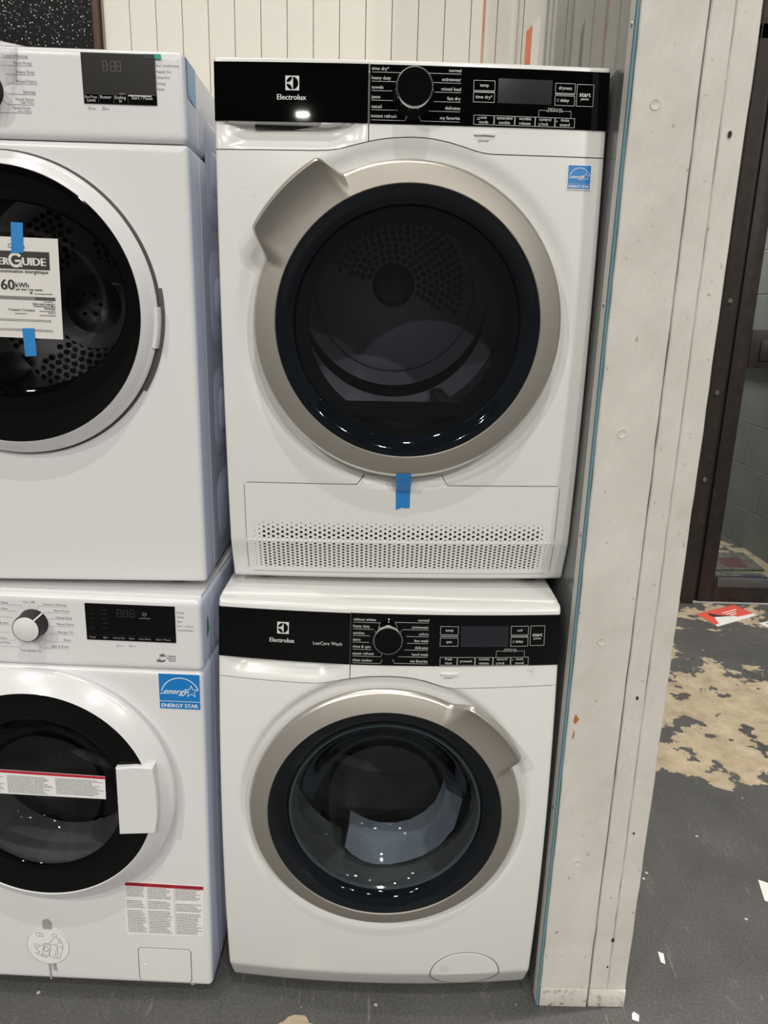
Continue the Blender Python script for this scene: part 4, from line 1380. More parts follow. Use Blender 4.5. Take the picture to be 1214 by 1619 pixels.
# door
dr = door_ring('door', LD, 0.2080, 0.2300, -0.030, -0.016, 0.0, lambda a: 0.0, 0, 0, M['white_cool'], dL)
dr['label'] = 'round white door ring with black bezel'
lathe('door_gap', [(0.222, 0.0002), (0.2335, -0.0006), (0.2342, 0.001)], LD[0], LD[1], M['gap'], dr, 96)
lathe('finger_notch', [(0.2275, -0.0012), (0.2330, -0.0020), (0.2385, -0.0012), (0.2392, 0.001)], LD[0], LD[1], M['gap'], dr, 40, math.radians(-32), math.radians(9))
v_, f_ = lathe_v([(0.2262, -0.0185), (0.2315, -0.0175), (0.2335, -0.012), (0.2335, 0.0)], LD[0], LD[1], 16, math.radians(-14), math.radians(2))
mk('latch_tab', v_, f_, M['white_cool'], dr)
# bezel from the ring to an oval window
n = 120; v = []; f = []
wcx, wcz, wrx, wrz = -0.278, 0.4775, 0.177, 0.1400
for k in range(n):
    a = 2 * pi * k / n
    for q in (0.0, 0.1, 0.3, 0.5, 0.7, 0.85, 1.0):
        x1, z1 = LD[0] + 0.2082 * math.cos(a), LD[1] + 0.2082 * math.sin(a)
        x0, z0 = wcx + wrx * math.cos(a), wcz + wrz * math.sin(a)
        v.append((x0 + (x1 - x0) * q, -0.030 - 0.002 * math.sin(pi * q) + (0.006 if q == 0 else 0.0015 if q == 0.1 else 0), z0 + (z1 - z0) * q))
for k in range(n):
    j = (k + 1) % n
    for q in range(6):
        f.append((k * 7 + q, k * 7 + q + 1, j * 7 + q + 1, j * 7 + q))
mk('bezel', v, f, M['black_gloss'], dr, True, 40)
# bulging smoked glass
v = []; f = []
prof = [(0.0, -0.046), (0.3, -0.0455), (0.6, -0.043), (0.8, -0.038), (0.93, -0.031), (1.0, -0.023)]
prof = [(0.0, 0.055), (0.35, 0.053), (0.6, 0.045), (0.8, 0.028), (0.92, 0.004), (1.0, -0.023)]
for k in range(n):
    a = 2 * pi * k / n
    for q, y in prof: v.append((wcx + wrx * q * math.cos(a), y, wcz + wrz * q * math.sin(a)))
k_ = len(prof)
for k in range(n):
    j = (k + 1) % n
    for q in range(k_ - 1): f.append((k * k_ + q, k * k_ + q + 1, j * k_ + q + 1, j * k_ + q))
mk('window', v, f, M['smoke_glass'], dr, True, 60)
drum = lathe('drum', [(0.05, 0.36), (0.10, 0.372), (0.20, 0.375), (0.235, 0.36), (0.245, 0.33), (0.245, 0.10), (0.235, 0.08), (0.21, 0.07), (0.205, 0.03)], LD[0], LD[1] + 0.01, M['steel'], dL, 96)
lathe('drum_boss', [(0.00001, 0.340), (0.03, 0.342), (0.045, 0.352), (0.058, 0.362)], LD[0], LD[1] + 0.01, M['steel'], drum, 48)
hb = MB()
for ring_i in range(9):
    rr = 0.075 + 0.0145 * ring_i
    nn = int(round(2 * pi * rr / 0.0165))
    for k in range(nn):
        a = 2 * pi * (k + 0.5 * (ring_i % 2)) / nn
        if (math.degrees(a) + 30) % 120 < 16: continue
        vv, ff = lathe_v([(0.00001, 0.3695), (0.0050, 0.3695), (0.0058, 0.3685)], LD[0] + rr * math.cos(a), LD[1] + 0.01 + rr * math.sin(a), 6)
        hb.add(vv, ff)
for k in range(6):
    a = 2 * pi * k / 6
    vv, ff = lathe_v([(0.00001, 0.338), (0.0035, 0.338), (0.0045, 0.344)], LD[0] + 0.022 * math.cos(a), LD[1] + 0.01 + 0.022 * math.sin(a), 8)
    hb.add(vv, ff)
ho = hb.build('perforations', M['black_matte'], drum); ho['kind'] = 'stuff'
for k in range(3):
    a = math.radians(-22 + 120 * k)
    mb = MB().box(-0.022, 0.022, 0.10, 0.35, 0.185, 0.244)
    o = mb.build('lifter', M['steel'], drum, smooth=False)
    o.matrix_local = Matrix.Translation((LD[0], 0, LD[1] + 0.01)) @ Matrix.Rotation(a - pi / 2, 4, 'Y').inverted()
for x_, y_ in ((-0.06, 0.06), (-0.54, 0.06), (-0.06, 0.5), (-0.54, 0.5)):
    mb = MB(); nn = 16
    v = [(x_ + 0.02 * math.cos(2 * pi * k / nn), y_ + 0.02 * math.sin(2 * pi * k / nn), z_) for z_ in (-0.0152 + 0.0125 * abs(x_), 0.003) for k in range(nn)]
    mb.add(v, [(k, (k + 1) % nn, nn + (k + 1) % nn, nn + k) for k in range(nn)] + [tuple(reversed(range(nn)))])
    mb.build('foot', M['black_matte'], dL)

# energy card taped over its window
card = thing('energy_card', 'white printed energy rating card held with blue tape on the upper left dryer door', 'card', dL.location, dL.rotation_euler)
CY = -0.0440
cp = [(-0.372, 0.4195), (-0.1956, 0.4160), (-0.1905, 0.5636), (-0.367, 0.5665)]
plate('card', cp, CY, CY + 0.0006, M['card'], card)
sk = lambda x, z: 0.0
pr = Print(lambda x, z: CY, -0.0004)
rr = -0.018
T = lambda s, x, z, **k: pr.text(s, x, z, rot=rr, **k)
# dark title band
b0 = [(-0.358, 0.5205), (-0.2062, 0.5180), (-0.2050, 0.5440), (-0.357, 0.5462)]
pr.poly(b0, 1)
pr.text('UIDE', -0.2118, 0.5240, width=0.0340, align='R', mi=2, rot=rr, bold=0.0008, d=0.0003)
pr.text('ENER', -0.2665, 0.5248, width=0.0340, align='R', mi=2, rot=rr, bold=0.0008, d=0.0003)
pr.ring(-0.2560, 0.5318, 0.0088, 0.0042, math.radians(35), math.radians(330), 30, 2, d=0.0003)
pr.rect(-0.2570, -0.2475, 0.5290, 0.5322, 2, d=0.0003); pr.rect(-0.2500, -0.2468, 0.5218, 0.5322, 2, d=0.0003)
T('Canadä'.replace('ä', 'a'), -0.2655, 0.5492, width=0.0250, mi=0)
T('Energy consumption / Consommation énergétique', -0.2092, 0.5125, width=0.150, align='R', mi=0, bold=0.0002)
T('60', -0.2618, 0.4885, width=0.0200, align='R', mi=0, bold=0.0007)
T('kWh', -0.2600, 0.4925, width=0.0195, mi=0, bold=0.0003)
T('per year / par année', -0.2600, 0.4882, width=0.0400, mi=0, bold=0.0002)
pr.poly([(-0.2375, 0.4820), (-0.2350, 0.4858), (-0.2400, 0.4858)], 0)
for k in range(10):
    a = -0.355 + 0.153 * k / 10
    pr.put([(a, 0.4758 - 0.0025 * k / 10), (a + 0.0154, 0.4758 - 0.0025 * (k + 1) / 10), (a + 0.0154, 0.4808 - 0.0025 * (k + 1) / 10), (a, 0.4808 - 0.0025 * k / 10)], [(0, 1, 2, 3)], 3 + k // 4)
T('Uses most energy /', -0.2030, 0.4668, width=0.0340, align='R', mi=0, bold=0.00015)
T('Consomme le plus', -0.2032, 0.4635, width=0.0330, align='R', mi=0, bold=0.00015)
T("d'énergie", -0.2034, 0.4602, width=0.0165, align='R', mi=0, bold=0.00015)
T('Compact / Compact', -0.2745, 0.4580, width=0.0400, mi=0, bold=0.00015)
for k, (a, b, z_) in enumerate(((-0.2275, -0.2035, 0.4570), (-0.2145, -0.2035, 0.4545), (-0.2280, -0.2038, 0.4508), (-0.2650, -0.2480, 0.4530), (-0.2330, -0.2060, 0.4825), (-0.2200, -0.2060, 0.4710))):
    xq = a
    while xq < b:
        w_ = rnd.uniform(0.0015, 0.004); pr.rect(xq, min(xq + w_, b), z_, z_ + 0.0011, 1); xq += w_ + 0.0007
for z_ in (0.4435, 0.4415, 0.4290, 0.4268):
    xq = -0.36
    while xq < -0.212:
        w_ = rnd.uniform(0.001, 0.005); pr.rect(xq, xq + w_, z_ - 0.00 + rr * (xq + 0.21), z_ + 0.0008 + rr * (xq + 0.21), 1); xq += w_ + 0.0006
pr.build('card_print', [M['dark_print'], M['card_grey'], M['card'], mat('bar_pale', (0.4, 0.4, 0.39), 0.6), mat('bar_mid', (0.22, 0.22, 0.21), 0.6), mat('bar_dark', (0.08, 0.08, 0.08), 0.6)], card)
for nm, pts in (('top', [(-0.2612, 0.5416), (-0.2431, 0.5421), (-0.2396, 0.5850), (-0.2572, 0.5854)]), ('bottom', [(-0.2560, 0.3890), (-0.2380, 0.3899), (-0.2380, 0.4321), (-0.2564, 0.4317)])):
    plate('tape_strip', pts, CY - 0.0012, CY - 0.0008, M['blue_tape'], card)

# ------------------------------------------------------------------ left-hand washer
wL = thing('washing_machine', 'white front-load washer with white door ring and square door handle, at the lower left', 'washing machine', (-0.0354, -0.0174, 0), (0, 0.0097, -0.0142))
LW = (-0.2950, 0.4724)
o = shell_mb(-W, 0, 0.0170, 0.7128, PROF, 0.010, (LW[0], LW[1], 0.214), 4, 20).build('cabinet', M['white_cool'], wL, True, 40)
paint_sides(o)
con = shell_mb(-W, 0, 0.7138, 0.8480, PROF, 0.010, None, 5, 6).build('console', M['white_cool'], wL, True, 40)
paint_sides(con)
MB().box(-W + 0.01, -0.004, 0.02, 0.57, 0.846, 0.8502).build('top_cover', M['white_cool'], wL, smooth=False)
side_pads(wL, [(0.115, 0.47, 0.63, 0.79, 0.045, 0.0018), (0.115, 0.47, 0.43, 0.585, 0.045, 0.0018), (0.115, 0.47, 0.23, 0.385, 0.045, 0.0018), (0.115, 0.47, 0.04, 0.185, 0.045, 0.0018)])
ds = plate('display', [(-0.2008, 0.7684), (-0.0449, 0.7684), (-0.0449, 0.8363), (-0.2008, 0.8363)], -0.0014, 0.001, M['black_gloss'], con)
pr = Print(flat, -0.0019)
for k in range(3): seg8(pr, -0.1450 + 0.0112 * k, 0.8142, 0.0075, 0.0125, 0.0009, 1)
pr.ring(-0.0975, 0.8203, 0.0032, 0.0007, math.radians(100), math.radians(420), 20)
pr.line((-0.0975, 0.8203), (-0.0962, 0.8222), 0.0006)
pr.rect(-0.1072, -0.0876, 0.8122, 0.8129)
for s, x0, x1 in (('Temp', -0.1966, -0.1850), ('Spin', -0.1717, -0.1635), ('Heavy Soil', -0.1545, -0.1345), ('Soak', -0.1267, -0.1170), ('Extra Rinse', -0.1092, -0.0886), ('Start / Pause', -0.0794, -0.0539)):
    pr.text(s, x0, 0.7722, width=x1 - x0, mi=0)
for a, b in ((-0.199, -0.181), (-0.178, -0.159), (-0.1565, -0.133), (-0.129, -0.113), (-0.110, -0.086), (-0.082, -0.047)):
    pr.line((a, 0.7786), (b, 0.7788), 0.0004, 1)
for k in range(5):
    pr.rect(-0.1935, -0.1845, 0.8255 - 0.0085 * k, 0.8260 - 0.0085 * k, 1); pr.rect(-0.1730, -0.1620, 0.8260 - 0.0085 * k, 0.8266 - 0.0085 * k, 1)
pr.build('display_print', [mat('dim_white', (0.35, 0.35, 0.35), 0.5), mat('very_dim', (0.045, 0.045, 0.04), 0.5)], ds)
pr = Print(flat, -0.0005)
for s, x0, z, wd in (('On / Off', -0.3074, 0.8318, 0.0195), ('Cottons / Normal', -0.2738, 0.8288, 0.0408), ('Perm Press', -0.2548, 0.8177, 0.0265), ('Heavy Duty', -0.2526, 0.8050, 0.0279), ('Mixed Fabric', -0.2524, 0.7926, 0.0297), ('Allergen', -0.2531, 0.7776, 0.0189),
                     ('Rinse', -0.2422, 0.7630, 0.0121), ('Spin & Drain', -0.2648, 0.7502, 0.0302), ('Tub Sanitize', -0.3206, 0.7400, 0.0282), ('Wash', -0.3472, 0.8288, 0.0131), ('Wash', -0.3483, 0.8179, 0.0123), ('& Dark', -0.3523, 0.7913, 0.0148), ('Wear', -0.3544, 0.7622, 0.0116), ('ed Wash', -0.3561, 0.7537, 0.0190)):
    pr.text(s, x0, z, width=wd)
for a, z in ((-0.2315, 0.7785), (-0.2900, 0.7408)):
    pr.path([(a, z), (a + 0.0022, z + 0.0022), (a, z + 0.0034)], 0.0005); pr.ring(a + 0.0045, z + 0.0012, 0.0020, 0.0005, n=12)
for pts in ([(-0.2860, 0.8200), (-0.2826, 0.8268), (-0.2328, 0.8270)], [(-0.2751, 0.8135), (-0.2722, 0.8154), (-0.2280, 0.8156)], [(-0.2687, 0.8026), (-0.2658, 0.8036), (-0.2248, 0.8038)], [(-0.2669, 0.7900), (-0.2217, 0.7902)],
            [(-0.2689, 0.7764), (-0.2657, 0.7752), (-0.2245, 0.7754)], [(-0.2765, 0.7648), (-0.2719, 0.7607), (-0.2297, 0.7608)], [(-0.2874, 0.7586), (-0.2837, 0.7483), (-0.2348, 0.7484)], [(-0.2976, 0.8296), (-0.2976, 0.8235)],
            [(-0.3600, 0.8270), (-0.3127, 0.8272), (-0.3100, 0.8212)], [(-0.3600, 0.8156), (-0.3228, 0.8158), (-0.3203, 0.8132)], [(-0.3600, 0.8040), (-0.3313, 0.8040), (-0.3285, 0.8023)], [(-0.3600, 0.7895), (-0.3336, 0.7895)],
            [(-0.3600, 0.7752), (-0.3344, 0.7752)], [(-0.3600, 0.7602), (-0.3306, 0.7604), (-0.3271, 0.7622)], [(-0.3600, 0.7483), (-0.3185, 0.7482), (-0.3146, 0.7543)]):
    pr.path(pts, 0.0004)
pr.build('programme_print', M['grey_print'], con)
pr = Print(flat, -0.0005)
for s, z in (('Ready', 0.8236), ('Wash', 0.8151), ('Spin', 0.8071), ('End / -Cancel', 0.7989), ('AntiWrinkle+', 0.7908)):
    pr.text(s, -0.0415, z, size=0.0275 / text_mesh('End / -Cancel')[2])
pr.build('status_print', M['grey_print'], con)
pr = Print(flat, -0.0005)
pr.text('3sec', -0.1432, 0.7570, width=0.0056); pr.text('3sec', -0.1212, 0.7572, width=0.0056)
pr.path([(-0.1498, 0.7570), (-0.1465, 0.7570), (-0.1455, 0.7592), (-0.1488, 0.7592)], 0.0005, closed=True)
pr.frame(-0.1265, -0.1235, 0.7570, 0.7598, 0.0006)
pr.build('icon_print', M['grey_print'], con)
pr = Print(flat, -0.0005)
# cogwheel over an open hand
cg = [(-0.0700 + (0.0062 if k % 4 < 2 else 0.0050) * math.cos(pi * k / 32 * 2), 0.7408 + (0.0062 if k % 4 < 2 else 0.0050) * math.sin(pi * k / 32 * 2)) for k in range(0, 17)]
pr.poly(cg)
pr.poly([(-0.0812, 0.7330), (-0.0795, 0.7305), (-0.0690, 0.7300), (-0.0640, 0.7352), (-0.0655, 0.7360), (-0.0700, 0.7335), (-0.0760, 0.7352), (-0.0812, 0.7348)])
pr.ring(-0.0700, 0.7385, 0.0058, 0.0012, pi, 1.75 * pi, 12)
for s, z in (('Optima', 0.7409), ('Inverter', 0.7366), ('Motor', 0.7323)):
    pr.text(s, -0.0465, z, size=0.0155 / text_mesh('Inverter')[2], align='R', bold=0.0002)
pr.build('motor_badge', M['grey_print'], con)
kb = lathe('knob', [(0.00001, -0.0285), (0.0205, -0.0285), (0.0222, -0.0275)], -0.2935, 0.7945, M['white_plastic'], con, 48)
lathe('knob_skirt', [(0.0221, -0.0276), (0.0236, -0.0268), (0.0242, -0.0240), (0.0250, -0.002), (0.0262, 0.0)], -0.2935, 0.7945, M['black_matte'], kb, 48)
a = math.radians(48)
mb = MB()
for q0, q1, y0, y1 in ((0.019, 0.0246, -0.0290, -0.0268), (0.0246, 0.0268, -0.0268, -0.001)):
    v = []
    for rr_, yy in ((q0, y0), (q1, y1)):
        for s in (-1, 1):
            v.append((-0.2935 + rr_ * math.cos(a) - s * 0.0014 * math.sin(a), yy - 0.0004, 0.7945 + rr_ * math.sin(a) + s * 0.0014 * math.cos(a)))
    mb.add(v, [(0, 2, 3, 1)])
mb.build('pointer', M['white_plastic'], kb, smooth=False)
dr = door_ring('door', LW, 0.2072, 0.2427, -0.0420, -0.0220, 0.0, lambda a: 0.0, 0, 0, M['white_cool'], wL)
dr['label'] = 'round white door ring with black glass'
lathe('bezel', [(0.150, -0.030), (0.155, -0.0340), (0.165, -0.0368), (0.19, -0.0395), (0.2072, -0.0400), (0.2074, -0.032)], LW[0], LW[1], M['black_gloss'], dr, 128)
lathe('window', [(0.00001, 0.050), (0.05, 0.047), (0.09, 0.036), (0.115, 0.016), (0.135, -0.012), (0.1505, -0.031)], LW[0], LW[1], M['smoke_glass'], dr, 96)
lathe('gasket', [(0.150, 0.085), (0.153, 0.06), (0.165, 0.02), (0.18, 0.0), (0.20, 0.0)], LW[0], LW[1], M['rubber'], wL, 64)
lathe('drum', [(0.00001, 0.40), (0.10, 0.40), (0.22, 0.41), (0.24, 0.39), (0.244, 0.36), (0.244, 0.12), (0.235, 0.09), (0.17, 0.082)], LW[0], LW[1], M['drum_dark'], wL, 64)
# square handle on the right of the ring
hv = [(-0.1500, 0.5450), (-0.1490, 0.4060), (-0.0880, 0.4085), (-0.0700, 0.4110), (-0.0640, 0.4440), (-0.0620, 0.4900), (-0.0660, 0.5300), (-0.0710, 0.5480), (-0.1050, 0.5560), (-0.1160, 0.5560)]
hv = [(-0.1485, 0.4065), (-0.0830, 0.4115), (-0.0765, 0.4450), (-0.0750, 0.4800), (-0.0765, 0.5150), (-0.0810, 0.5490), (-0.1130, 0.5500), (-0.1480, 0.5445)]
hd = plate('handle', hv, -0.0480, -0.026, M['white_cool'], dr, 0.003)
MB().add([(-0.1475, -0.0484, 0.4744), (-0.0965, -0.0484, 0.4780), (-0.0965, -0.0484, 0.4788), (-0.1475, -0.0484, 0.4754)], [(0, 1, 2, 3)]).build('handle_groove', M['white_print'], hd, smooth=False)
energy_sticker(-0.0785, -0.0060, 0.6400, 0.7085, flat, wL, -0.0008)


def fine_rows(p, x0, x1, z0, z1, pitch, hgt, mi, ragged=True, rot=0.0, gaps=()):
    z = z1
    k = 0
    while z - hgt > z0:
        if not any(a <= k <= b for a, b in gaps):
            xe = x1 - (rnd.uniform(0.0, 0.25) * (x1 - x0) if ragged else 0)
            xq = x0
            while xq < xe - 0.001:
                w_ = rnd.uniform(0.0012, 0.0058)
                xb = min(xq + w_, xe)
                dz = rot * (xq - x0)
                p.rect(xq, xb, z - hgt + dz, z + dz, mi)
                xq = xb + 0.0008
        z -= pitch; k += 1


st = plate('warning_sticker', [(-0.1670, 0.1375), (-0.0148, 0.1398), (-0.0118, 0.2588), (-0.1640, 0.2612)], -0.0006, 0.0, M['sticker_white'], wL)
st['label'] = 'white text sticker with a red top band'
pr = Print(flat, -0.0009)
pr.poly([(-0.1642, 0.2530), (-0.0120, 0.2506), (-0.0118, 0.2588), (-0.1640, 0.2612)], 1)
for s, x_ in (('WARNING', -0.1560), ('ATTENTION', -0.1055), ('ADVERTENCIA', -0.0560)):
    z_ = 0.2548 - 0.016 * (x_ + 0.156)
    pr.text(s, x_, z_, width=0.033 if s != 'ADVERTENCIA' else 0.041, mi=0, bold=0.0002, d=0.0003, rot=-0.016)
    pr.poly([(x_ - 0.0065, z_), (x_ - 0.0015, z_), (x_ - 0.004, z_ + 0.0045)], 0, 0.0003)
for x0, x1, gp in ((-0.1625, -0.1235, ((6, 7), (13, 13))), (-0.1195, -0.0740, ((7, 7), (13, 13))), (-0.0670, -0.0160, ((7, 8), (14, 14)))):
    fine_rows(pr, x0, x1, 0.1420, 0.2500, 0.00385, 0.0015, 2, True, 0.0, gp)
pr.line((-0.1213, 0.141), (-0.1213, 0.2490), 0.0005, 2); pr.line((-0.0690, 0.141), (-0.0690, 0.2470), 0.0005, 2)
pr.build('sticker_print', [M['dark_print'], M['red_band'], M['grey_print']], st)
# strip label across the door glass
yst = -0.0415
st = plate('strip_sticker', [(-0.4300, 0.4800), (-0.1705, 0.4765), (-0.1692, 0.5230), (-0.4300, 0.5300)], yst - 0.0008, yst, M['sticker_white'], dr)
st['label'] = 'white strip of fine print with a red upper edge'
pr = Print(lambda x, z: yst - 0.0008, -0.0003)
pr.poly([(-0.4300, 0.5245), (-0.1694, 0.5178), (-0.1692, 0.5230), (-0.4300, 0.5300)], 0)
for x0, x1 in ((-0.43, -0.350), (-0.3460, -0.2640), (-0.2590, -0.1730)):
    fine_rows(pr, x0, x1, 0.4815, 0.5190 - 0.02 * (x0 + 0.43), 0.0028, 0.0012, 1, True, -0.024)
pr.build('sticker_print', [M['red_band'], M['grey_print']], st)
# round transport sticker with its pull strip
rs = lathe('round_sticker', [(0.00001, -0.0008), (0.0420, -0.0008), (0.0424, 0.0)], -0.3255, 0.1000, M['sticker_white'], wL, 48, rz=1.03)
rs['label'] = 'round white sticker with a line drawing of two people moving a washer'
pr = Print(flat, -0.0012)
pr.ring(-0.3255, 0.1000, 0.0418, 0.0005, n=48, rz=1.03)
X = lambda px: -0.3255 + (px - 491) * 0.000147
Z = lambda py: 0.1000 - (py - 476) * 0.000180
P2 = lambda pts, c=False, w_=0.0007: pr.path([(X(a), Z(b)) for a, b in pts], w_, 0, c)
P2([(350, 300), (350, 345), (438, 352), (435, 305), (395, 298)], True); P2([(395, 298), (395, 348)])
P2([(445, 440), (400, 585), (490, 605), (530, 465)], True); P2([(445, 440), (580, 455), (610, 470)]); P2([(530, 465), (495, 605), (565, 640), (610, 480)])
pr.ring(X(460), Z(515), 0.0048, 0.0008, n=18, rz=1.4)
pr.ring(X(592), Z(328), 0.0042, 0.0007, n=16)
P2([(610, 350), (670, 390), (692, 440), (690, 490), (640, 480), (600, 440)]); P2([(575, 370), (540, 410), (500, 440)]); P2([(690, 490), (665, 560), (630, 640), (590, 640), (615, 570), (620, 490)]); P2([(650, 380), (640, 430), (665, 420)])
pr.ring(X(335), Z(475), 0.0044, 0.0007, n=16)
P2([(370, 485), (420, 455), (440, 450)]); P2([(330, 500), (335, 540), (370, 560), (350, 580)]); P2([(300, 570), (350, 585), (330, 605)]); P2([(370, 595), (470, 625), (400, 620)], True)
pr.build('sticker_print', M['grey_print'], rs)
pls = mat('pull_strip_grey', (0.38, 0.38, 0.38), 0.35)
plate('pull_strip', [(-0.3320, 0.1425), (-0.3150, 0.1420), (-0.3150, 0.1590), (-0.3205, 0.1655), (-0.3265, 0.1655), (-0.3322, 0.1600)], -0.0020, -0.0009, pls, rs)
plate('pull_strip', [(-0.3275, 0.0175), (-0.3245, 0.0175), (-0.3232, 0.0575), (-0.3285, 0.0575)], -0.0014, -0.0003, pls, rs)
plate('pull_strip', [(-0.3195, 0.0415), (-0.3118, 0.0395), (-0.3135, 0.0585), (-0.3205, 0.0580)], -0.0014, -0.0003, pls, rs)
fl_ = plate('service_flap', rrect(-0.1455, -0.0420, 0.0262, 0.1058, 0.007, 4, 4), -0.0012, 0.0, M['white_plastic'], wL, 0.0006)
pr = Print(flat, -0.0005)
pr.path(rrect(-0.1462, -0.0413, 0.0257, 0.1065, 0.0075, 4, 4), 0.0012, closed=True)
pr.build('flap_seam', M['gap'], fl_)
disc('finger_dimple', 0.0045, -0.0022, -0.1335, 0.0630, M['white_plastic'], fl_, 20)
tr = MB(); tr.add([(0.0008, 0.034, 0.762), (0.0008, 0.050, 0.775), (0.0008, 0.042, 0.806), (0.0008, 0.038, 0.800)], [(0, 1, 2, 3)])
tr.build('green_sticker', M['green_dot'], wL, smooth=False)
for x_, y_ in ((-0.06, 0.06), (-0.54, 0.06), (-0.06, 0.5), (-0.54, 0.5)):
    mb = MB(); nn = 16
    zb = 0.0097 * x_ + 0.0003
    v = [(x_ + 0.02 * math.cos(2 * pi * k / nn), y_ + 0.02 * math.sin(2 * pi * k / nn), z_) for z_ in (zb, 0.022) for k in range(nn)]
    mb.add(v, [(k, (k + 1) % nn, nn + (k + 1) % nn, nn + k) for k in range(nn)] + [tuple(reversed(range(nn)))])
    mb.build('foot', M['black_matte'], wL)

# ------------------------------------------------------------------ wooden post with boards
post = thing('wooden_post', 'white painted wooden post of upright boards to the right of the machines', 'post', (0.62, -0.026, 0))


def board(x0, x1, z0, z1, y0, seed, th=0.030):
    """upright board with slightly wavering edges"""
    r_ = random.Random(seed)
    n = max(2, int((z1 - z0) / 0.035))
    v = []
    for k in range(n + 1):
        z = z0 + (z1 - z0) * k / n
        a = x0 + r_.uniform(-0.0007, 0.0007); b = x1 + r_.uniform(-0.0007, 0.0007)
        c = 0.0018
        v += [(a, y0 + th, z), (a, y0 + c, z), (a + c, y0 + r_.uniform(-0.0003, 0.0003), z), (b - c, y0 + r_.uniform(-0.0003, 0.0003), z), (b, y0 + c, z), (b, y0 + th, z)]
    f = []
    for k in range(n):
        for q in range(6):
            p = (q + 1) % 6
            f.append((k * 6 + q, k * 6 + p, (k + 1) * 6 + p, (k + 1) * 6 + q))
    f += [(5, 4, 3, 2, 1, 0), tuple(n * 6 + q for q in range(6))]
    return mk('board', v, f, M['post'], post, True, 30)


board(0.001, 0.0960, 0.048, 2.6, 0.0, 1, 0.050)
board(0.0985, 0.1335, 0.044, 2.6, 0.0015, 2)
board(0.1345, 0.1710, 0.044, 2.6, 0.0030, 3)
bevel_box('base_block', 0.001, 0.0955, -0.001, 0.050, 0.0, 0.0465, 0.002, M['post_worn'], post)
bevel_box('base_block', 0.0990, 0.1720, 0.0005, 0.030, 0.0, 0.0425, 0.002, M['post_worn'], post)
MB().box(0.002, 0.170, 0.0510, 0.0540, 0.0, 2.6).build('backing', M['hole'], post, smooth=False)
for px, pz in ((0.0353, 1.632), (0.0400, 1.158), (0.0445, 0.797), (0.0460, 0.3425)):
    lathe('screw_plug', [(0.00001, -0.0006), (0.0060, -0.0006), (0.0072, -0.0012), (0.0080, 0.0002)], px, pz, M['post'], post, 20)
for pts in ([(0.0105, 0.640), (0.0150, 0.636), (0.0185, 0.643), (0.0215, 0.645), (0.0170, 0.650), (0.0140, 0.656), (0.0115, 0.650)], [(0.0115, 0.608), (0.0140, 0.606), (0.0150, 0.618), (0.0130, 0.624)]):
    plate('paint_chip', pts, -0.0006, 0.0002, M['chip'], post)
for px, pz, r_ in ((0.1190, 0.690, 0.0024), (0.1320, 0.165, 0.0030), (0.1480, 1.596, 0.0030), (0.145, 0.41, 0.0018), (0.1285, 0.100, 0.0016)):
    lathe('nail_hole', [(0.00001, 0.0008), (r_, 0.0004)], px, pz, M['hole'], post, 10, rz=1.6)

# ------------------------------------------------------------------ clear sheet on the side of the post
ac = thing('acrylic_sheet', 'clear acrylic sheet with blue-green edge fixed along the side of the post', 'sheet', (0.614, -0.028, 0))
MB().box(0.0, 0.0055, 0.0015, 0.700, 0.004, 2.6).build('sheet', M['acrylic'], ac, smooth=False)
MB().box(0.0008, 0.0047, 0.0, 0.0014, 0.004, 2.6).build('cut_edge', M['acrylic_edge'], ac, smooth=False)
MB().box(-0.0005, -0.0001, 0.003, 0.026, 0.006, 2.6).build('lit_side_strip', M['lit_side_strip'], ac, smooth=False)  # added pale strip, painting the lit board side seen through the sheet
for z_ in (1.735, 1.355, 0.985, 0.455):
    n = 12
    v = [(x_, 0.012 + r_ * math.cos(2 * pi * k / n), z_ + r_ * math.sin(2 * pi * k / n)) for x_, r_ in ((0.0, 0.0042), (-0.0018, 0.0034), (-0.0026, 0.0004)) for k in range(n)]
    MB().add(v, [(q * n + k, (q + 1) * n + k, (q + 1) * n + (k + 1) % n, q * n + (k + 1) % n) for q in range(2) for k in range(n)]).build('screw', M['screw'], ac)

# ------------------------------------------------------------------ brochure behind the tall dryer
br = thing('brochure', 'orange and white folded brochure leaning behind the tall dryer near the clear sheet', 'brochure', (0.560, 0.48, 1.6965))
Bv = lambda y0, y1, z1a, z1b, x0, x1: MB().add([(x0, y0, 0), (x1, y1, 0), (x1, y1, z1b), (x0, y0, z1a), (x0 + 0.0012, y0, 0), (x1 + 0.0012, y1, 0), (x1 + 0.0012, y1, z1b), (x0 + 0.0012, y0, z1a)],
                                               [(0, 3, 2, 1), (4, 5, 6, 7), (0, 1, 5, 4), (1, 2, 6, 5), (2, 3, 7, 6), (3, 0, 4, 7)])
Bv(0.0, 0.045, 0.215, 0.215, 0.008, 0.002).build('cover', M['white_paper'], br, smooth=False)
Bv(0.045, 0.085, 0.215, 0.215, 0.002, -0.004).build('back_page', M['orange'], br, smooth=False)

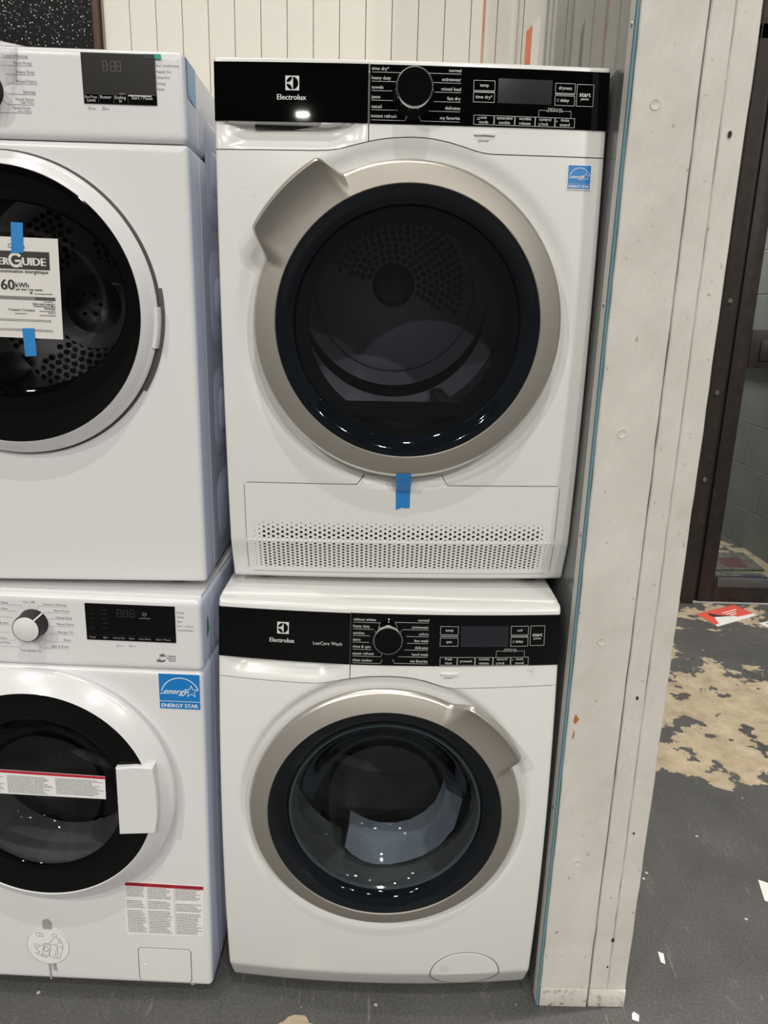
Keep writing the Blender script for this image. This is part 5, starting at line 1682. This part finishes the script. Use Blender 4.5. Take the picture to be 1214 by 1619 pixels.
# ------------------------------------------------------------------ glass door in the background
door = MB().box(1.745, 1.800, 2.17, 2.31, 0, 2.62).build('door_1', M['brown_metal'], smooth=False)
door['kind'] = 'structure'
bevel_box('door_seal', 1.800, 1.828, 2.20, 2.28, 0.0, 2.45, 0.003, M['black_rubber'], door)
bevel_box('stile', 1.828, 1.900, 2.19, 2.235, 0.005, 2.42, 0.004, M['brown_metal'], door)
bevel_box('stile', 2.700, 2.780, 2.19, 2.235, 0.005, 2.42, 0.004, M['brown_metal'], door)
bevel_box('bottom_rail', 1.900, 2.700, 2.19, 2.235, 0.005, 0.125, 0.004, M['brown_metal'], door)
bevel_box('kick_strip', 1.910, 2.700, 2.180, 2.190, 0.085, 0.135, 0.002, mat('worn_grey_strip', (0.07, 0.07, 0.07), 0.5), door)
bevel_box('mid_rail', 1.900, 2.700, 2.19, 2.235, 1.135, 1.300, 0.004, M['brown_metal'], door)
bevel_box('letter_plate', 1.945, 2.25, 2.182, 2.190, 1.165, 1.255, 0.003, M['brown_metal'], door)
bevel_box('top_rail', 1.900, 2.700, 2.19, 2.235, 2.33, 2.42, 0.004, M['brown_metal'], door)
bevel_box('header', 1.745, 2.85, 2.17, 2.31, 2.43, 2.49, 0.004, M['brown_metal'], door)
bevel_box('jamb', 2.785, 2.85, 2.17, 2.31, 0, 2.43, 0.004, M['brown_metal'], door)
MB().box(1.900, 2.700, 2.208, 2.214, 0.125, 1.135).build('pane', M['door_glass'], door, smooth=False)
MB().box(1.900, 2.700, 2.208, 2.214, 1.300, 2.33).build('pane', M['door_glass'], door, smooth=False)
MB().box(1.800, 2.785, 2.208, 2.214, 2.49, 2.62).build('pane', M['door_glass'], door, smooth=False)
bevel_box('threshold', 1.70, 2.85, 2.18, 2.30, 0.0, 0.006, 0.002, mat('grey_sill', (0.35, 0.35, 0.34), 0.5), door)
for z_ in (0.62, 1.02, 1.42):
    lathe('screw', [(0.00001, 2.166), (0.010, 2.166), (0.012, 2.170)], 1.772, z_, M['screw'], door, 12)
bevel_box('wall_strip', 2.44, 2.476, 2.30, 4.6, 1.09, 1.135, 0.004, M['white_plastic'], bwall)  # pale strip along the block wall

# ------------------------------------------------------------------ papers on the floor


def sheet(name, pts, z, th, mat_, parent=None, lift=None):
    n = len(pts)
    lf = lift or [0] * n
    v = [(a, b, z + th + l) for (a, b), l in zip(pts, lf)] + [(a, b, z + l) for (a, b), l in zip(pts, lf)]
    f = [tuple(range(n)), tuple(reversed(range(n, 2 * n)))] + [(i, n + i, n + (i + 1) % n, (i + 1) % n) for i in range(n)]
    return mk(name, v, f, mat_, parent, False)


def Q(pts, u, w_):
    (a, b, c, d) = pts
    p = [a[i] + (b[i] - a[i]) * u for i in (0, 1)]; q = [d[i] + (c[i] - d[i]) * u for i in (0, 1)]
    return (p[0] + (q[0] - p[0]) * w_, p[1] + (q[1] - p[1]) * w_)


lf = thing('leaflet', 'red and white leaflet lying on the floor before the glass door', 'leaflet', (1.9, 2.03, 0))
base = [(1.805 - 1.9, 1.898 - 2.03), (2.052 - 1.9, 2.044 - 2.03), (1.999 - 1.9, 2.165 - 2.03), (1.761 - 1.9, 2.032 - 2.03)]
sheet('page', base, 0.0, 0.003, M['white_paper'], lf)
q = lambda *uv: [Q(base, a, b) for a, b in uv]
sheet('cover_print', q((0, 0.10), (0.10, 0.12), (0.22, 0.55), (0.30, 0.62), (0.60, 0.30), (0.62, 0.20), (1.0, 0.14), (1.0, 1.0), (0.0, 1.0)), 0.0031, 0.0004, M['red_paper'], lf)
sheet('picture_edge', q((0.22, 0.55), (0.20, 0.78), (0.25, 0.86), (0.34, 0.62), (0.60, 0.30)), 0.0036, 0.0003, M['dark_print'], lf)
for k in range(3):
    sheet('text_line', q((0.48 + 0.02 * k, 0.62 - 0.13 * k), (0.86 - 0.08 * k, 0.64 - 0.13 * k), (0.86 - 0.08 * k, 0.69 - 0.13 * k), (0.48 + 0.02 * k, 0.67 - 0.13 * k)), 0.0036, 0.0003, M['white_paper'], lf)
l2 = thing('leaflet', 'dark teal leaflet with white border on the floor at the right edge', 'leaflet', (2.14, 1.95, 0))
base = [(1.975 - 2.14, 1.895 - 1.95), (2.06 - 2.14, 1.80 - 1.95), (2.24 - 2.14, 1.93 - 1.95), (2.14 - 2.14, 2.04 - 1.95)]
base = [(2.015 - 2.14, 1.945 - 1.95), (2.10 - 2.14, 1.78 - 1.95), (2.32 - 2.14, 1.89 - 1.95), (2.24 - 2.14, 2.05 - 1.95)]
sheet('page', base, 0.0, 0.003, M['white_paper'], l2)
sheet('cover_print', q((0.08, 0.10), (0.92, 0.10), (0.92, 1.0), (0.08, 1.0)), 0.0031, 0.0004, M['teal_paper'], l2)
o = sheet('paper_scrap', [(1.218, 0.268), (1.245, 0.250), (1.262, 0.285), (1.300, 0.262), (1.31, 0.300), (1.285, 0.335), (1.252, 0.318), (1.235, 0.335)], 0.001, 0.0008, M['white_paper'], None, [0, 0, 0.004, 0, 0.003, 0, 0.005, 0])
tag(o, 'torn white paper scrap on the grey floor at the right edge', 'paper')
o = sheet('paint_flake', [(0.905, 0.085), (0.913, 0.080), (0.918, 0.105), (0.908, 0.112)], 0.0006, 0.0008, M['white_paper'], None, [0, 0, 0.002, 0])
tag(o, 'small white paint flake on the floor right of the post base', 'flake')
o = sheet('paint_flake', [(0.800, -0.052), (0.812, -0.056), (0.816, -0.044), (0.808, -0.036), (0.803, -0.040)], 0.0006, 0.001, M['white_paper'], None, [0, 0, 0.002, 0.001, 0])
tag(o, 'white paint flake at the right foot of the wooden post', 'flake')
for i, (pts, z_, m_, lab) in enumerate((
        ([(1.95, 2.36), (2.33, 2.38), (2.36, 2.62), (1.98, 2.64)], 0.0, 'news', 'folded newspaper lying behind the glass door, nearest the pane'),
        ([(2.02, 2.66), (2.40, 2.68), (2.42, 2.98), (2.03, 2.96)], 0.0, 'news', 'grey newspaper lying behind the glass door against the block wall'))):
    cx_ = sum(p[0] for p in pts) / 4; cy_ = sum(p[1] for p in pts) / 4
    t = thing('newspaper', lab, 'newspaper', (cx_, cy_, 0), group='newspapers behind the glass door')
    loc_ = [(a - cx_, b - cy_) for a, b in pts]
    sheet('pages', loc_, z_, 0.012, M[m_], t)
    if i == 0:
        sheet('blue_picture', [(0.09, -0.10), (0.18, -0.10), (0.17, 0.08), (0.07, 0.08)], 0.0122, 0.0006, M['news_blue'], t)
    else:
        sheet('red_picture', [(-0.02, -0.12), (0.11, -0.11), (0.12, 0.06), (-0.01, 0.05)], 0.0122, 0.0006, M['news_red'], t)

bpy.context.view_layer.update()
